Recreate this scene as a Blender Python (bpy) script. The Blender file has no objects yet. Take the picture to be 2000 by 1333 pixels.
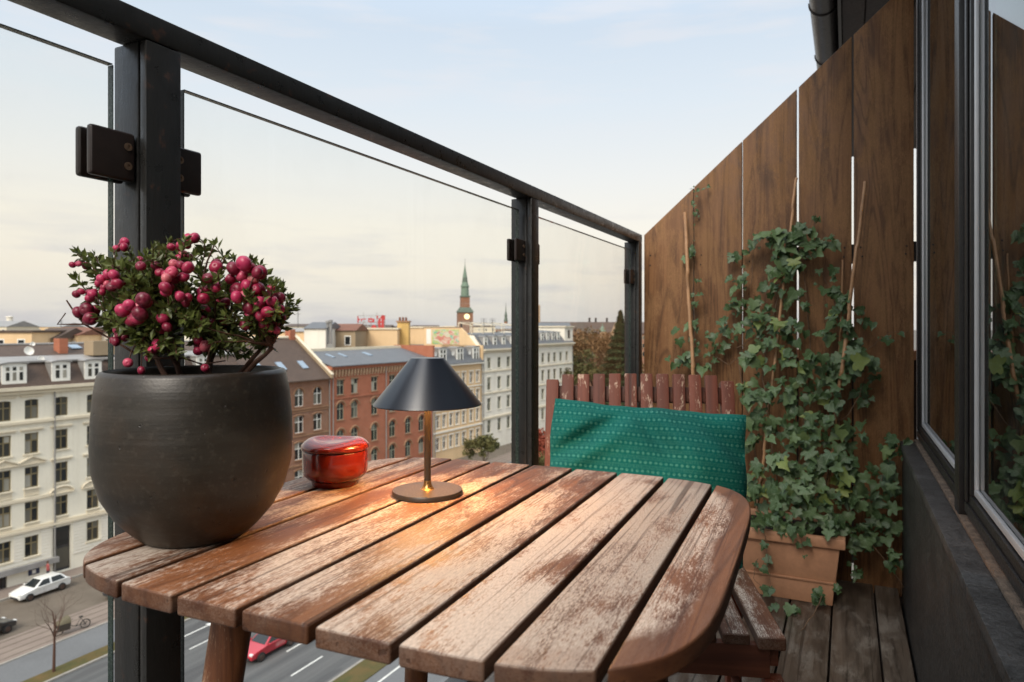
import bpy, bmesh, math, random
from mathutils import Vector, Matrix, Quaternion, noise
R = math.radians
random.seed(7)
scene = bpy.context.scene
C = scene.collection

# ------------------------------------------------------------------ camera
CAM_Z = 1.0
YAW = math.atan(655.0 / 1333.0)          # the terrace runs along +Y, the camera looks left of it
cam_data = bpy.data.cameras.new('camera')
cam_data.sensor_width = 36.0
cam_data.lens = 36.0 * 1333.0 / 2000.0
cam_data.shift_y = -26.5 / 2000.0
cam_data.clip_start = 0.02
cam_data.clip_end = 12000.0
cam_data.dof.use_dof = True
cam_data.dof.focus_distance = 1.12
cam_data.dof.aperture_fstop = 8.0
cam = bpy.data.objects.new('camera', cam_data)
C.objects.link(cam)
cam.location = (0, 0, CAM_Z)
cam.rotation_euler = (R(90), 0, YAW)
scene.camera = cam

# ------------------------------------------------------------------ sky
SUN_EL, SUN_AZ = R(42), math.atan2(0.11, -0.99)      # azimuth measured from +Y towards +X
world = bpy.data.worlds.new('World')
scene.world = world
world.use_nodes = True
wt = world.node_tree
wt.nodes.clear()
def wn(t, **kw):
    n = wt.nodes.new(t)
    for k, v in kw.items():
        setattr(n, k, v)
    return n
W_out = wn('ShaderNodeOutputWorld')
W_bg = wn('ShaderNodeBackground')
W_bg.inputs['Strength'].default_value = 0.1
W_sky = wn('ShaderNodeTexSky', sky_type='NISHITA', sun_disc=False)
W_sky.sun_elevation = SUN_EL
W_sky.sun_rotation = SUN_AZ
W_sky.air_density = 1.0
W_sky.dust_density = 2.0
W_tc = wn('ShaderNodeTexCoord')
W_sep = wn('ShaderNodeSeparateXYZ')
wt.links.new(W_tc.outputs['Generated'], W_sep.inputs[0])
W_ramp = wn('ShaderNodeValToRGB')
def s2l(c):
    return tuple(((v / 255.0) / 12.92 if v / 255.0 <= 0.04045 else ((v / 255.0 + 0.055) / 1.055) ** 2.4) for v in c)
stops = [(0.0, (228, 225, 223)), (0.04, (238, 231, 223)), (0.075, (250, 239, 223)), (0.14, (254, 245, 228)),
         (0.21, (246, 244, 237)), (0.31, (231, 239, 244)), (0.45, (211, 227, 243)), (0.7, (226, 236, 248)), (1.0, (240, 246, 255))]
el = W_ramp.color_ramp.elements
while len(el) < len(stops):
    el.new(0.5)
for e, (p, c) in zip(el, stops):
    e.position = p
    e.color = (*s2l(c), 1)
wt.links.new(W_sep.outputs['Z'], W_ramp.inputs[0])
# thin cloud: streaks that flatten towards the horizon
W_map = wn('ShaderNodeMapping')
W_map.inputs['Scale'].default_value = (2.2, 2.2, 15.0)
W_map.inputs['Location'].default_value = (3.1, 0.4, 0.2)
wt.links.new(W_tc.outputs['Generated'], W_map.inputs['Vector'])
W_noi = wn('ShaderNodeTexNoise')
W_noi.inputs['Scale'].default_value = 2.3
W_noi.inputs['Detail'].default_value = 7.0
W_noi.inputs['Roughness'].default_value = 0.55
wt.links.new(W_map.outputs[0], W_noi.inputs['Vector'])
W_cr = wn('ShaderNodeMapRange')
W_cr.inputs['From Min'].default_value = 0.50
W_cr.inputs['From Max'].default_value = 0.66
wt.links.new(W_noi.outputs['Fac'], W_cr.inputs['Value'])
W_low = wn('ShaderNodeMapRange')              # grey-mauve bands low down
W_low.inputs['From Min'].default_value = 0.20
W_low.inputs['From Max'].default_value = 0.04
wt.links.new(W_sep.outputs['Z'], W_low.inputs['Value'])
W_mul = wn('ShaderNodeMath', operation='MULTIPLY')
wt.links.new(W_cr.outputs[0], W_mul.inputs[0])
wt.links.new(W_low.outputs[0], W_mul.inputs[1])
W_mul2 = wn('ShaderNodeMath', operation='MULTIPLY')
W_mul2.inputs[1].default_value = 0.55
wt.links.new(W_mul.outputs[0], W_mul2.inputs[0])
W_mixc = wn('ShaderNodeMix', data_type='RGBA')
W_mixc.inputs['B'].default_value = (*s2l((200, 198, 208)), 1)
wt.links.new(W_mul2.outputs[0], W_mixc.inputs['Factor'])
wt.links.new(W_ramp.outputs[0], W_mixc.inputs['A'])
W_wisp = wn('ShaderNodeMix', data_type='RGBA')   # faint warm white veil higher up
W_wisp.inputs['B'].default_value = (*s2l((243, 240, 240)), 1)
W_m3 = wn('ShaderNodeMath', operation='MULTIPLY')
W_m3.inputs[1].default_value = 0.45
W_high = wn('ShaderNodeMapRange')
W_high.inputs['From Min'].default_value = 0.22
W_high.inputs['From Max'].default_value = 0.36
wt.links.new(W_sep.outputs['Z'], W_high.inputs['Value'])
W_m4 = wn('ShaderNodeMath', operation='MULTIPLY')
wt.links.new(W_cr.outputs[0], W_m4.inputs[0])
wt.links.new(W_high.outputs[0], W_m4.inputs[1])
wt.links.new(W_m4.outputs[0], W_m3.inputs[0])
wt.links.new(W_m3.outputs[0], W_wisp.inputs['Factor'])
wt.links.new(W_mixc.outputs['Result'], W_wisp.inputs['A'])
W_gain = wn('ShaderNodeVectorMath', operation='SCALE')
W_gain.inputs['Scale'].default_value = 5.9
wt.links.new(W_wisp.outputs['Result'], W_gain.inputs[0])
W_zen = wn('ShaderNodeMapRange')                 # veiled sky: brightest overhead
W_zen.inputs['From Min'].default_value = 0.40
W_zen.inputs['From Max'].default_value = 0.95
W_zen.inputs['To Min'].default_value = 5.9
W_zen.inputs['To Max'].default_value = 13.0
wt.links.new(W_sep.outputs['Z'], W_zen.inputs['Value'])
wt.links.new(W_zen.outputs[0], W_gain.inputs['Scale'])
W_sum = wn('ShaderNodeMix', data_type='RGBA')    # veil over the clear sky
W_sum.inputs['Factor'].default_value = 0.86
wt.links.new(W_sky.outputs[0], W_sum.inputs['A'])
wt.links.new(W_gain.outputs[0], W_sum.inputs['B'])
wt.links.new(W_sum.outputs['Result'], W_bg.inputs['Color'])
wt.links.new(W_bg.outputs[0], W_out.inputs[0])

# ------------------------------------------------------------------ sun (low, veiled)
sun_data = bpy.data.lights.new('sun', 'SUN')
sun_data.energy = 2.0
sun_data.angle = R(30)
sun_data.color = (1.0, 0.91, 0.79)
sun = bpy.data.objects.new('sun', sun_data)
C.objects.link(sun)
sd = Vector((math.sin(SUN_AZ) * math.cos(SUN_EL), math.cos(SUN_AZ) * math.cos(SUN_EL), math.sin(SUN_EL)))
sun.rotation_euler = sd.to_track_quat('Z', 'Y').to_euler()
sun.location = sd * 60 + Vector((0, 0, 30))

vs = scene.view_settings
vs.view_transform = 'Standard'
vs.look = 'None'
vs.exposure = 0.8
vs.gamma = 1.0
vs.use_curve_mapping = False
cy = scene.cycles
cy.use_denoising = True
cy.max_bounces = 10
cy.diffuse_bounces = 4
cy.glossy_bounces = 5
cy.transmission_bounces = 6
cy.transparent_max_bounces = 24
cy.caustics_reflective = False
cy.caustics_refractive = False
cy.sample_clamp_indirect = 6.0

# ------------------------------------------------------------------ helpers
cY, sY = math.cos(YAW), math.sin(YAW)
def on_z(x, y, Z):
    "point of the photograph on a level at height Z"
    d = 1333.0 * (CAM_Z - Z) / (y - 640.0)
    r = (x - 1000.0) / 1333.0 * d
    return Vector((r * cY - d * sY, r * sY + d * cY, Z))
def on_y(x, y, Y):
    u = (x - 1000.0) / 1333.0
    X = Y * (u * cY - sY) / (cY + u * sY)
    d = Y * cY - X * sY
    return Vector((X, Y, CAM_Z - (y - 640.0) * d / 1333.0))
def on_x(x, y, X):
    d = X / (cY * ((x - 1000.0) / 1333.0 - sY / cY))
    r = (x - 1000.0) / 1333.0 * d
    return Vector((X, r * sY + d * cY, CAM_Z - (y - 640.0) * d / 1333.0))
def at_d(x, y, d):
    r = (x - 1000.0) / 1333.0 * d
    return Vector((r * cY - d * sY, r * sY + d * cY, CAM_Z - (y - 640.0) * d / 1333.0))

class MB:
    "collects shapes; build() links them as one mesh object"
    def __init__(self):
        self.v, self.f, self.uv = [], [], None
    def add(self, vs, fs):
        o = len(self.v)
        self.v += [tuple(p) for p in vs]
        self.f += [tuple(i + o for i in f) for f in fs]
        return self
    def box(self, x0, x1, y0, y1, z0, z1):
        return self.add([(x0, y0, z0), (x1, y0, z0), (x1, y1, z0), (x0, y1, z0), (x0, y0, z1), (x1, y0, z1), (x1, y1, z1), (x0, y1, z1)],
                        [(0, 3, 2, 1), (4, 5, 6, 7), (0, 1, 5, 4), (1, 2, 6, 5), (2, 3, 7, 6), (3, 0, 4, 7)])
    def hexa(self, b, t):
        "eight corners: four below, four above, same order"
        return self.add(list(b) + list(t), [(0, 3, 2, 1), (4, 5, 6, 7), (0, 1, 5, 4), (1, 2, 6, 5), (2, 3, 7, 6), (3, 0, 4, 7)])
    def prism(self, poly, fn, a, b):
        "poly: 2D points; fn(p, t) -> 3D point; extruded from a to b"
        n = len(poly)
        vs = [fn(p, a) for p in poly] + [fn(p, b) for p in poly]
        fs = [tuple(range(n))[::-1], tuple(range(n, 2 * n))]
        fs += [(i, (i + 1) % n, n + (i + 1) % n, n + i) for i in range(n)]
        return self.add(vs, fs)
    def tube(self, pts, rad, n=8, cap=True):
        pts = [Vector(p) for p in pts]
        if not hasattr(rad, '__len__'):
            rad = [rad] * len(pts)
        o = len(self.v)
        up = None
        for i, p in enumerate(pts):
            t = (pts[min(i + 1, len(pts) - 1)] - pts[max(i - 1, 0)]).normalized()
            if up is None:
                up = t.orthogonal().normalized()
            up = (up - t * up.dot(t))
            up = up.normalized() if up.length > 1e-6 else t.orthogonal().normalized()
            w = t.cross(up)
            for k in range(n):
                a = 2 * math.pi * k / n
                self.v.append(tuple(p + (up * math.cos(a) + w * math.sin(a)) * rad[i]))
        for i in range(len(pts) - 1):
            for k in range(n):
                a, b = o + i * n + k, o + i * n + (k + 1) % n
                self.f.append((a, b, b + n, a + n))
        if cap:
            self.f.append(tuple(o + k for k in range(n))[::-1])
            self.f.append(tuple(o + (len(pts) - 1) * n + k for k in range(n)))
        return self
    def lathe(self, prof, n=32, c=(0, 0, 0)):
        "profile of (radius, z); radius 0 closes the end"
        o = len(self.v)
        rings = []
        for r, z in prof:
            if r < 1e-6:
                rings.append([len(self.v)])
                self.v.append((c[0], c[1], c[2] + z))
            else:
                rings.append(list(range(len(self.v), len(self.v) + n)))
                for k in range(n):
                    a = 2 * math.pi * k / n
                    self.v.append((c[0] + r * math.cos(a), c[1] + r * math.sin(a), c[2] + z))
        for A, B in zip(rings, rings[1:]):
            for k in range(n):
                if len(A) == 1:
                    self.f.append((A[0], B[(k + 1) % n], B[k]))
                elif len(B) == 1:
                    self.f.append((A[k], A[(k + 1) % n], B[0]))
                else:
                    self.f.append((A[k], A[(k + 1) % n], B[(k + 1) % n], B[k]))
        return self
    def mesh(self, name, bevel=0, seg=2, smooth=None, angle=30, fix=True):
        me = bpy.data.meshes.new(name)
        me.from_pydata(self.v, [], self.f)
        if self.uv:
            ul = me.uv_layers.new(name='UVMap')
            for i, l in enumerate(me.loops):
                ul.data[i].uv = self.uv[l.vertex_index]
        if fix or bevel:
            bm = bmesh.new()
            bm.from_mesh(me)
            if fix:
                bmesh.ops.recalc_face_normals(bm, faces=bm.faces)
            if bevel:
                es = [e for e in bm.edges if len(e.link_faces) == 2 and e.calc_face_angle(0) > R(25)]
                bmesh.ops.bevel(bm, geom=es, offset=bevel, segments=seg, affect='EDGES', profile=0.6, clamp_overlap=True)
            bm.to_mesh(me)
            bm.free()
        if smooth or (smooth is None and bevel):
            for p in me.polygons:
                p.use_smooth = True
            me.set_sharp_from_angle(angle=R(angle))
        return me
    def build(self, name, mat, parent=None, **kw):
        return obj(name, self.mesh(name, **kw), mat, parent)

def obj(name, me, mat, parent=None, loc=None, rot=None):
    if mat is not None and not me.materials:
        me.materials.append(mat)
    o = bpy.data.objects.new(name, me)
    C.objects.link(o)
    if parent is not None:
        o.parent = parent
    if loc is not None:
        o.location = loc
    if rot is not None:
        o.rotation_euler = rot
    return o
def tag(o, label, cat, group=None):
    o['label'] = label
    o['category'] = cat
    if group:
        o['group'] = group
    return o
def thing(name, label, cat, loc=(0, 0, 0), rotz=0, group=None):
    o = bpy.data.objects.new(name, None)
    o.empty_display_size = 0.1
    C.objects.link(o)
    o.location = loc
    o.rotation_euler = (0, 0, rotz)
    return tag(o, label, cat, group)
def struct(o):
    o['kind'] = 'structure'
    return o
def copy_tree(o, parent=None):
    c = o.copy()
    C.objects.link(c)
    c.parent = parent
    for ch in list(o.children):
        copy_tree(ch, c)
    return c
def B(x0, x1, y0, y1, z0, z1):
    return MB().box(x0, x1, y0, y1, z0, z1)
# ------------------------------------------------------------------ materials
class Mat:
    def __init__(self, name):
        self.m = bpy.data.materials.new(name)
        self.m.use_nodes = True
        self.t = self.m.node_tree
        self.p = self.t.nodes['Principled BSDF']
        self.out = self.t.nodes['Material Output']
    def n(self, typ, ins=None, **props):
        nd = self.t.nodes.new(typ)
        for k, v in props.items():
            setattr(nd, k, v)
        for k, v in (ins or {}).items():
            self.put(nd.inputs[k], v)
        return nd
    def put(self, sock, v):
        if isinstance(v, bpy.types.NodeSocket):
            self.t.links.new(v, sock)
        else:
            sock.default_value = v
    def set(self, **kw):
        names = dict(col='Base Color', rough='Roughness', metal='Metallic', spec='Specular IOR Level', coat='Coat Weight',
                     coat_rough='Coat Roughness', normal='Normal', emit='Emission Color', emit_s='Emission Strength',
                     sheen='Sheen Weight', sss='Subsurface Weight', trans='Transmission Weight', ior='IOR', alpha='Alpha')
        for k, v in kw.items():
            self.put(self.p.inputs[names[k]], v)
        return self
    # --- building blocks
    def coord(self, kind='Object', scale=(1, 1, 1), shift=None, rot=(0, 0, 0)):
        tc = self.n('ShaderNodeTexCoord')
        v = tc.outputs[kind]
        if shift is not None:
            v = self.n('ShaderNodeVectorMath', {0: v, 1: shift}, operation='ADD').outputs[0]
        return self.n('ShaderNodeMapping', {'Vector': v, 'Scale': scale, 'Rotation': rot}).outputs[0]
    def rnd(self):
        return self.n('ShaderNodeObjectInfo').outputs['Random']
    def rnd3(self, k=40.0):
        r = self.rnd()
        return self.n('ShaderNodeCombineXYZ', {0: self.math('MULTIPLY', r, k), 1: self.math('MULTIPLY', r, k * 2.7), 2: self.math('MULTIPLY', r, k * 5.3)}).outputs[0]
    def noise(self, vec, scale=5, detail=4, rough=0.55, dist=0.0):
        return self.n('ShaderNodeTexNoise', {'Vector': vec, 'Scale': scale, 'Detail': detail, 'Roughness': rough, 'Distortion': dist}).outputs['Fac']
    def math(self, op, a, b=0.0, clamp=False):
        nd = self.n('ShaderNodeMath', {0: a, 1: b}, operation=op)
        nd.use_clamp = clamp
        return nd.outputs[0]
    def rng(self, v, a, b, c=0.0, d=1.0):
        return self.n('ShaderNodeMapRange', {'Value': v, 'From Min': a, 'From Max': b, 'To Min': c, 'To Max': d}).outputs[0]
    def ramp(self, v, stops):
        nd = self.n('ShaderNodeValToRGB', {'Fac': v})
        el = nd.color_ramp.elements
        while len(el) < len(stops):
            el.new(0.5)
        for e, (p, c) in zip(el, stops):
            e.position = p
            e.color = (*c, 1)
        return nd.outputs[0]
    def mix(self, f, a, b, mode='MIX'):
        nd = self.n('ShaderNodeMix', data_type='RGBA', blend_type=mode)
        self.put(nd.inputs['Factor'], f)
        self.put(nd.inputs['A'], (*a, 1) if isinstance(a, tuple) else a)
        self.put(nd.inputs['B'], (*b, 1) if isinstance(b, tuple) else b)
        return nd.outputs['Result']
    def bump(self, h, strength=0.3, dist=0.01):
        return self.n('ShaderNodeBump', {'Height': h, 'Strength': strength, 'Distance': dist}).outputs[0]
    def attr(self, name, typ='OBJECT'):
        return self.n('ShaderNodeAttribute', attribute_name=name, attribute_type=typ)

def flat(name, col, rough=0.6, var=0.12, scale=6.0, bump=0.0, metal=0.0, spec=0.5, kind='Object', detail=5):
    "plain colour with uneven tone, some per-object drift and fine relief"
    m = Mat(name)
    v = m.coord(kind, shift=m.rnd3())
    n1 = m.noise(v, scale, detail)
    n2 = m.noise(v, scale * 7, 3)
    k = m.math('ADD', m.rng(n1, 0.3, 0.7, 1 - var, 1 + var), m.rng(n2, 0.3, 0.7, -var * 0.5, var * 0.5))
    k = m.math('MULTIPLY', k, m.rng(m.rnd(), 0, 1, 1 - var * 0.5, 1 + var * 0.5))
    c = m.n('ShaderNodeVectorMath', {0: col, 'Scale': k}, operation='SCALE').outputs[0]
    m.set(col=c, rough=m.rng(n2, 0.3, 0.7, max(rough - 0.08, 0.02), min(rough + 0.08, 1)), metal=metal, spec=spec)
    if bump:
        m.set(normal=m.bump(n2, bump, 0.004))
    return m.m

def wood(name, dark, mid, pale, axis, wear_attr=None, wear=0.5, rough=0.65, grain=1.0, chips=False, ring=True, scale=1.0, top_only=False, crack_s=0.6, ring_s=0.0, line_s=0.0):
    "grain along one axis; pale bleached layer worn over a stained one"
    m = Mat(name)
    off = m.rnd3(13.0)
    S = [0, 0, 0]
    st = {'x': (1.6, 34, 34), 'y': (34, 1.6, 34), 'z': (34, 34, 1.6)}[axis]
    fine = {'x': (48, 480, 480), 'y': (480, 48, 480), 'z': (480, 480, 48)}[axis]
    ringv = {'x': (0.9, 9, 9), 'y': (9, 0.9, 9), 'z': (9, 9, 0.9)}[axis]
    patch = {'x': (6, 15, 15), 'y': (15, 6, 15), 'z': (15, 15, 6)}[axis]
    sc = lambda t: tuple(k * scale for k in t)
    g1 = m.noise(m.coord('Object', sc(st), off), 1.0, 5, 0.6, 0.6)
    g2 = m.noise(m.coord('Object', sc(fine), off), 1.0, 3, 0.6)
    g3 = m.noise(m.coord('Object', sc(tuple(k * (2.0 if k > 100 else 3.2) for k in fine)), off), 1.0, 3, 0.65)
    rv = m.noise(m.coord('Object', sc(ringv), off), 1.0, 2, 0.5, 0.8)
    rings = m.math('SINE', m.math('MULTIPLY', rv, 55.0))
    pt = m.noise(m.coord('Object', sc(patch), off), 1.0, 6, 0.62, 0.3)
    base = m.ramp(g1, [(0.28, dark), (0.62, mid), (0.8, tuple(min(1, k * 1.25) for k in mid))])
    if ring:
        base = m.mix(m.rng(rings, 0.55, 1.0, 0, 0.45), base, tuple(k * 0.55 for k in dark))
    wv = m.attr(wear_attr).outputs['Fac'] if wear_attr else wear
    # worn mask: patches broken up by the fine grain
    thr = m.math('ADD', pt, m.math('ADD', m.math('MULTIPLY', m.math('SUBTRACT', m.math('ADD', m.math('MULTIPLY', g2, 0.45), m.math('MULTIPLY', g3, 0.55)), 0.5), 1.0), m.math('MULTIPLY', m.math('SUBTRACT', g1, 0.5), 0.16)))
    lim = m.math('SUBTRACT', 1.0, wv)
    mask = m.rng(m.math('SUBTRACT', thr, lim), -0.08, 0.08)
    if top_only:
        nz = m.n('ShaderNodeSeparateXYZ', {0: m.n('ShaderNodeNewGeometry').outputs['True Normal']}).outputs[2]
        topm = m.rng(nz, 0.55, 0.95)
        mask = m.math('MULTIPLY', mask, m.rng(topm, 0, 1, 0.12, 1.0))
        base = m.mix(topm, m.mix(0.7, base, tuple(k * 0.5 for k in dark)), base)  # shade put into the colour: side and end faces darker than the top
    if wear_attr:                 # bare brown rim along the outer curve where the attribute asks for it
        sp = m.n('ShaderNodeSeparateXYZ', {0: m.n('ShaderNodeTexCoord').outputs['Object']})
        uu = m.math('POWER', m.math('ABSOLUTE', m.math('DIVIDE', m.math('ADD', sp.outputs[0], m.attr('cx').outputs['Fac']), 0.346)), 5.0)
        vv = m.math('POWER', m.math('ABSOLUTE', m.math('DIVIDE', sp.outputs[1], 0.341)), 5.0)
        rr = m.math('ADD', m.math('POWER', m.math('ADD', uu, vv), 0.2), m.math('MULTIPLY', m.math('SUBTRACT', pt, 0.5), 0.22))
        mask = m.math('MULTIPLY', mask, m.math('SUBTRACT', 1.0, m.math('MULTIPLY', m.rng(rr, 0.90, 0.935), m.attr('rim').outputs['Fac'])))
    palec = m.mix(m.rng(g3, 0.35, 0.65), tuple(k * 0.66 for k in pale), pale)
    col = m.mix(mask, base, palec)
    if chips:
        ch = m.rng(m.math('ADD', m.noise(m.coord('Object', sc(tuple(k * 3.0 for k in patch)), off), 1.0, 5, 0.65), m.math('MULTIPLY', m.math('SUBTRACT', g3, 0.5), 0.45)), 0.615, 0.65)
        col = m.mix(ch, col, pale)
    crack = m.rng(m.noise(m.coord('Object', sc(tuple(k * (2.2 if k > 9 else 0.8) for k in st)), off), 1.0, 2, 0.4), 0.33, 0.29)
    col = m.mix(m.math('MULTIPLY', crack, crack_s), col, tuple(k * 0.3 for k in dark))
    if line_s:
        lv = tuple((2.6 if k < 9 else 330.0) * scale for k in st)
        ln = m.rng(m.noise(m.coord('Object', lv, off), 1.0, 3, 0.6, 0.15), 0.44, 0.36)
        col = m.mix(m.math('MULTIPLY', ln, line_s), col, tuple(k * 0.6 for k in dark))
    if ring_s:
        col = m.mix(m.math('MULTIPLY', m.rng(rings, 0.1, 1.0), ring_s), col, tuple(k * 0.6 for k in dark))
    tone = m.rng(m.rnd(), 0, 1, 0.86, 1.14)
    col = m.n('ShaderNodeVectorMath', {0: col, 'Scale': tone}, operation='SCALE').outputs[0]
    m.set(col=col, rough=m.rng(mask, 0, 1, rough - 0.12, rough + 0.15), spec=0.35)
    h = m.math('ADD', m.math('MULTIPLY', g3, 0.6 * grain), m.math('SUBTRACT', m.math('MULTIPLY', mask, -0.25), m.math('MULTIPLY', crack, 0.8)))
    m.set(normal=m.bump(h, 0.55, 0.0015))
    return m.m

M = {}
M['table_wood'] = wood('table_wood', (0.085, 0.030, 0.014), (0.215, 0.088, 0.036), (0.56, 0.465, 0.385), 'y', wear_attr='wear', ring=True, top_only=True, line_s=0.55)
M['leg_wood'] = wood('leg_wood', (0.06, 0.02, 0.01), (0.22, 0.085, 0.035), (0.42, 0.30, 0.2), 'z', wear=0.38)
M['chair_wood'] = wood('chair_wood', (0.085, 0.020, 0.010), (0.175, 0.046, 0.024), (0.52, 0.36, 0.26), 'z', wear=0.22, chips=True, ring=False)
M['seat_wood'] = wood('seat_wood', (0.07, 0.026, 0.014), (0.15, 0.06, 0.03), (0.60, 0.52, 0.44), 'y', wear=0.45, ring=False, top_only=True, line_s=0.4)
M['chair_dark'] = wood('chair_dark', (0.05, 0.016, 0.01), (0.12, 0.04, 0.022), (0.3, 0.2, 0.14), 'x', wear=0.15, ring=False)
M['fence_wood'] = wood('fence_wood', (0.090, 0.038, 0.014), (0.210, 0.098, 0.039), (0.28, 0.145, 0.063), 'z', wear=0.48, rough=0.6, grain=1.0, crack_s=0.12, ring_s=0.24, line_s=0.30)
M['deck_wood'] = wood('deck_wood', (0.05, 0.036, 0.026), (0.12, 0.09, 0.066), (0.24, 0.2, 0.16), 'y', wear=0.42, rough=0.5, line_s=0.4)
M['bamboo'] = flat('bamboo', (0.40, 0.22, 0.11), 0.5, 0.25, 20)

def painted_metal(name, col, rough, rust=0.0):
    m = Mat(name)
    v = m.coord('Object')
    n1 = m.noise(v, 40, 5, 0.6)
    n2 = m.noise(m.coord('Object', (160, 160, 40)), 1.0, 4, 0.65)
    n3 = m.noise(v, 5, 4)
    c = m.mix(m.rng(n3, 0.3, 0.75), tuple(k * 0.75 for k in col), tuple(k * 1.35 for k in col))
    c = m.mix(m.rng(n1, 0.62, 0.72, 0, rust), c, (0.11, 0.05, 0.03))
    m.set(col=c, rough=m.rng(n1, 0.3, 0.7, rough - 0.1, rough + 0.12), spec=0.5, normal=m.bump(m.math('ADD', n2, m.math('MULTIPLY', n1, 0.7)), 0.5, 0.0011))
    return m.m
M['rail_paint'] = painted_metal('rail_paint', (0.019, 0.0185, 0.0175), 0.33, 0.6)
M['clamp_metal'] = flat('clamp_metal', (0.030, 0.019, 0.016), 0.38, 0.15, 60)
M['bolt_steel'] = flat('bolt_steel', (0.30, 0.20, 0.14), 0.35, 0.2, 90, metal=0.8)
M['rubber'] = flat('rubber', (0.012, 0.012, 0.012), 0.7, 0.2, 30)

def clear_glass(name, tint, refl=1.0, ior=1.5, dirt=0.02, power=5.0):
    "thin clear pane: tinted see-through plus Fresnel mirror, a little dust"
    m = Mat(name)
    tr = m.n('ShaderNodeBsdfTransparent', {'Color': (*tint, 1)})
    gl = m.n('ShaderNodeBsdfGlossy', {'Color': (refl, refl, refl, 1), 'Roughness': 0.0})
    geo = m.n('ShaderNodeNewGeometry')
    dt = m.n('ShaderNodeVectorMath', {0: geo.outputs['Normal'], 1: geo.outputs['Incoming']}, operation='DOT_PRODUCT').outputs['Value']
    r0 = ((ior - 1) / (ior + 1)) ** 2
    fr = m.math('ADD', r0, m.math('MULTIPLY', 1 - r0, m.math('POWER', m.math('SUBTRACT', 1.0, m.math('ABSOLUTE', dt)), power)))
    mx = m.n('ShaderNodeMixShader', {0: fr, 1: tr.outputs[0], 2: gl.outputs[0]})
    df = m.n('ShaderNodeBsdfDiffuse', {'Color': (0.6, 0.6, 0.58, 1)})
    dn = m.rng(m.noise(m.coord('Object', (3, 3, 2)), 1.5, 8, 0.7), 0.45, 0.8, 0.0, dirt * 2)
    m2 = m.n('ShaderNodeMixShader', {0: dn, 1: mx.outputs[0], 2: df.outputs[0]})
    m.t.links.new(m2.outputs[0], m.out.inputs[0])
    return m.m
M['rail_glass'] = clear_glass('rail_glass', (0.995, 0.996, 0.984), 1.0, 1.25, dirt=0.016, power=6.5)
M['window_glass'] = clear_glass('window_glass', (0.30, 0.42, 0.36), 0.95, 2.1, dirt=0.02)
M['glass_edge'] = flat('glass_edge', (0.03, 0.05, 0.045), 0.25, 0.2, 30)

# pot: dark hand-thrown stoneware
m = Mat('stoneware')
vo = m.coord('Object')
rings = m.noise(m.coord('Object', (4, 4, 70)), 1.0, 3, 0.5)
wide = m.noise(m.coord('Object', (6, 6, 22)), 1.0, 4, 0.5)
pits = m.rng(m.noise(vo, 95, 2, 0.5), 0.70, 0.78)
fine = m.noise(vo, 320, 3, 0.6)
c = m.ramp(wide, [(0.3, (0.009, 0.0068, 0.0048)), (0.52, (0.020, 0.0162, 0.0118)), (0.75, (0.046, 0.039, 0.029))])
c = m.mix(m.rng(m.noise(vo, 11, 5, 0.6), 0.45, 0.7, 0, 0.6), c, (0.042, 0.026, 0.015))
c = m.mix(m.rng(m.noise(vo, 150, 3, 0.6), 0.55, 0.75, 0, 0.4), c, (0.07, 0.06, 0.047))
c = m.mix(pits, c, (0.008, 0.007, 0.006))
m.set(col=c, rough=m.rng(wide, 0.3, 0.7, 0.36, 0.50), spec=0.5,
      normal=m.bump(m.math('SUBTRACT', m.math('ADD', m.math('MULTIPLY', rings, 1.0), m.math('MULTIPLY', fine, 0.22)), m.math('MULTIPLY', pits, 1.2)), 0.5, 0.0016))
M['stoneware'] = m.m
M['soil'] = flat('soil', (0.02, 0.014, 0.01), 0.95, 0.4, 60, bump=1.0)

# enamel tin
m = Mat('red_enamel')
vo = m.coord('Object')
m.set(col=m.mix(m.rng(m.noise(vo, 14, 4), 0.3, 0.7), (0.13, 0.008, 0.0035), (0.20, 0.015, 0.0045)), rough=0.15, spec=0.5, coat=0.45, coat_rough=0.05,
      normal=m.bump(m.noise(vo, 30, 2), 0.08, 0.002))
M['red_enamel'] = m.m

m = Mat('lamp_shade')
m.set(col=(0.010, 0.013, 0.021, 1), rough=0.3, spec=0.8)
M['lamp_shade'] = m.m
M['lamp_body'] = flat('lamp_body', (0.05, 0.034, 0.022), 0.42, 0.08, 60, spec=0.5)
M['lamp_brass'] = flat('lamp_brass', (0.42, 0.24, 0.09), 0.32, 0.08, 60, metal=0.9)
m = Mat('lamp_inner')
m.set(col=(0.85, 0.8, 0.7, 1), rough=0.5)
M['lamp_inner'] = m.m
m = Mat('lamp_light')
m.set(col=(1, 0.75, 0.4, 1), emit=(1.0, 0.56, 0.2, 1), emit_s=26.0)
M['lamp_light'] = m.m

# cushion: woven teal with rows of little diamonds
m = Mat('teal_weave')
uv = m.n('ShaderNodeTexCoord').outputs['UV']
sp = m.n('ShaderNodeSeparateXYZ', {0: uv})
row = m.math('FLOOR', m.math('DIVIDE', sp.outputs[1], 0.0205))
sh = m.math('MULTIPLY', m.math('MODULO', row, 2.0), 0.5)
fv = m.math('FRACT', m.math('DIVIDE', sp.outputs[1], 0.0205))
pu = m.math('FRACT', m.math('ADD', m.math('DIVIDE', sp.outputs[0], 0.0116), sh))
du = m.math('ABSOLUTE', m.math('SUBTRACT', pu, 0.5))  # along the row
dv = m.math('DIVIDE', m.math('ABSOLUTE', m.math('SUBTRACT', fv, 0.27)), 0.52)      # bold row of diamonds
dd = m.math('ADD', du, dv)
ring_ = m.math('MULTIPLY', m.rng(dd, 0.13, 0.19), m.rng(dd, 0.39, 0.32))
core = m.rng(dd, 0.09, 0.05)
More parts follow.
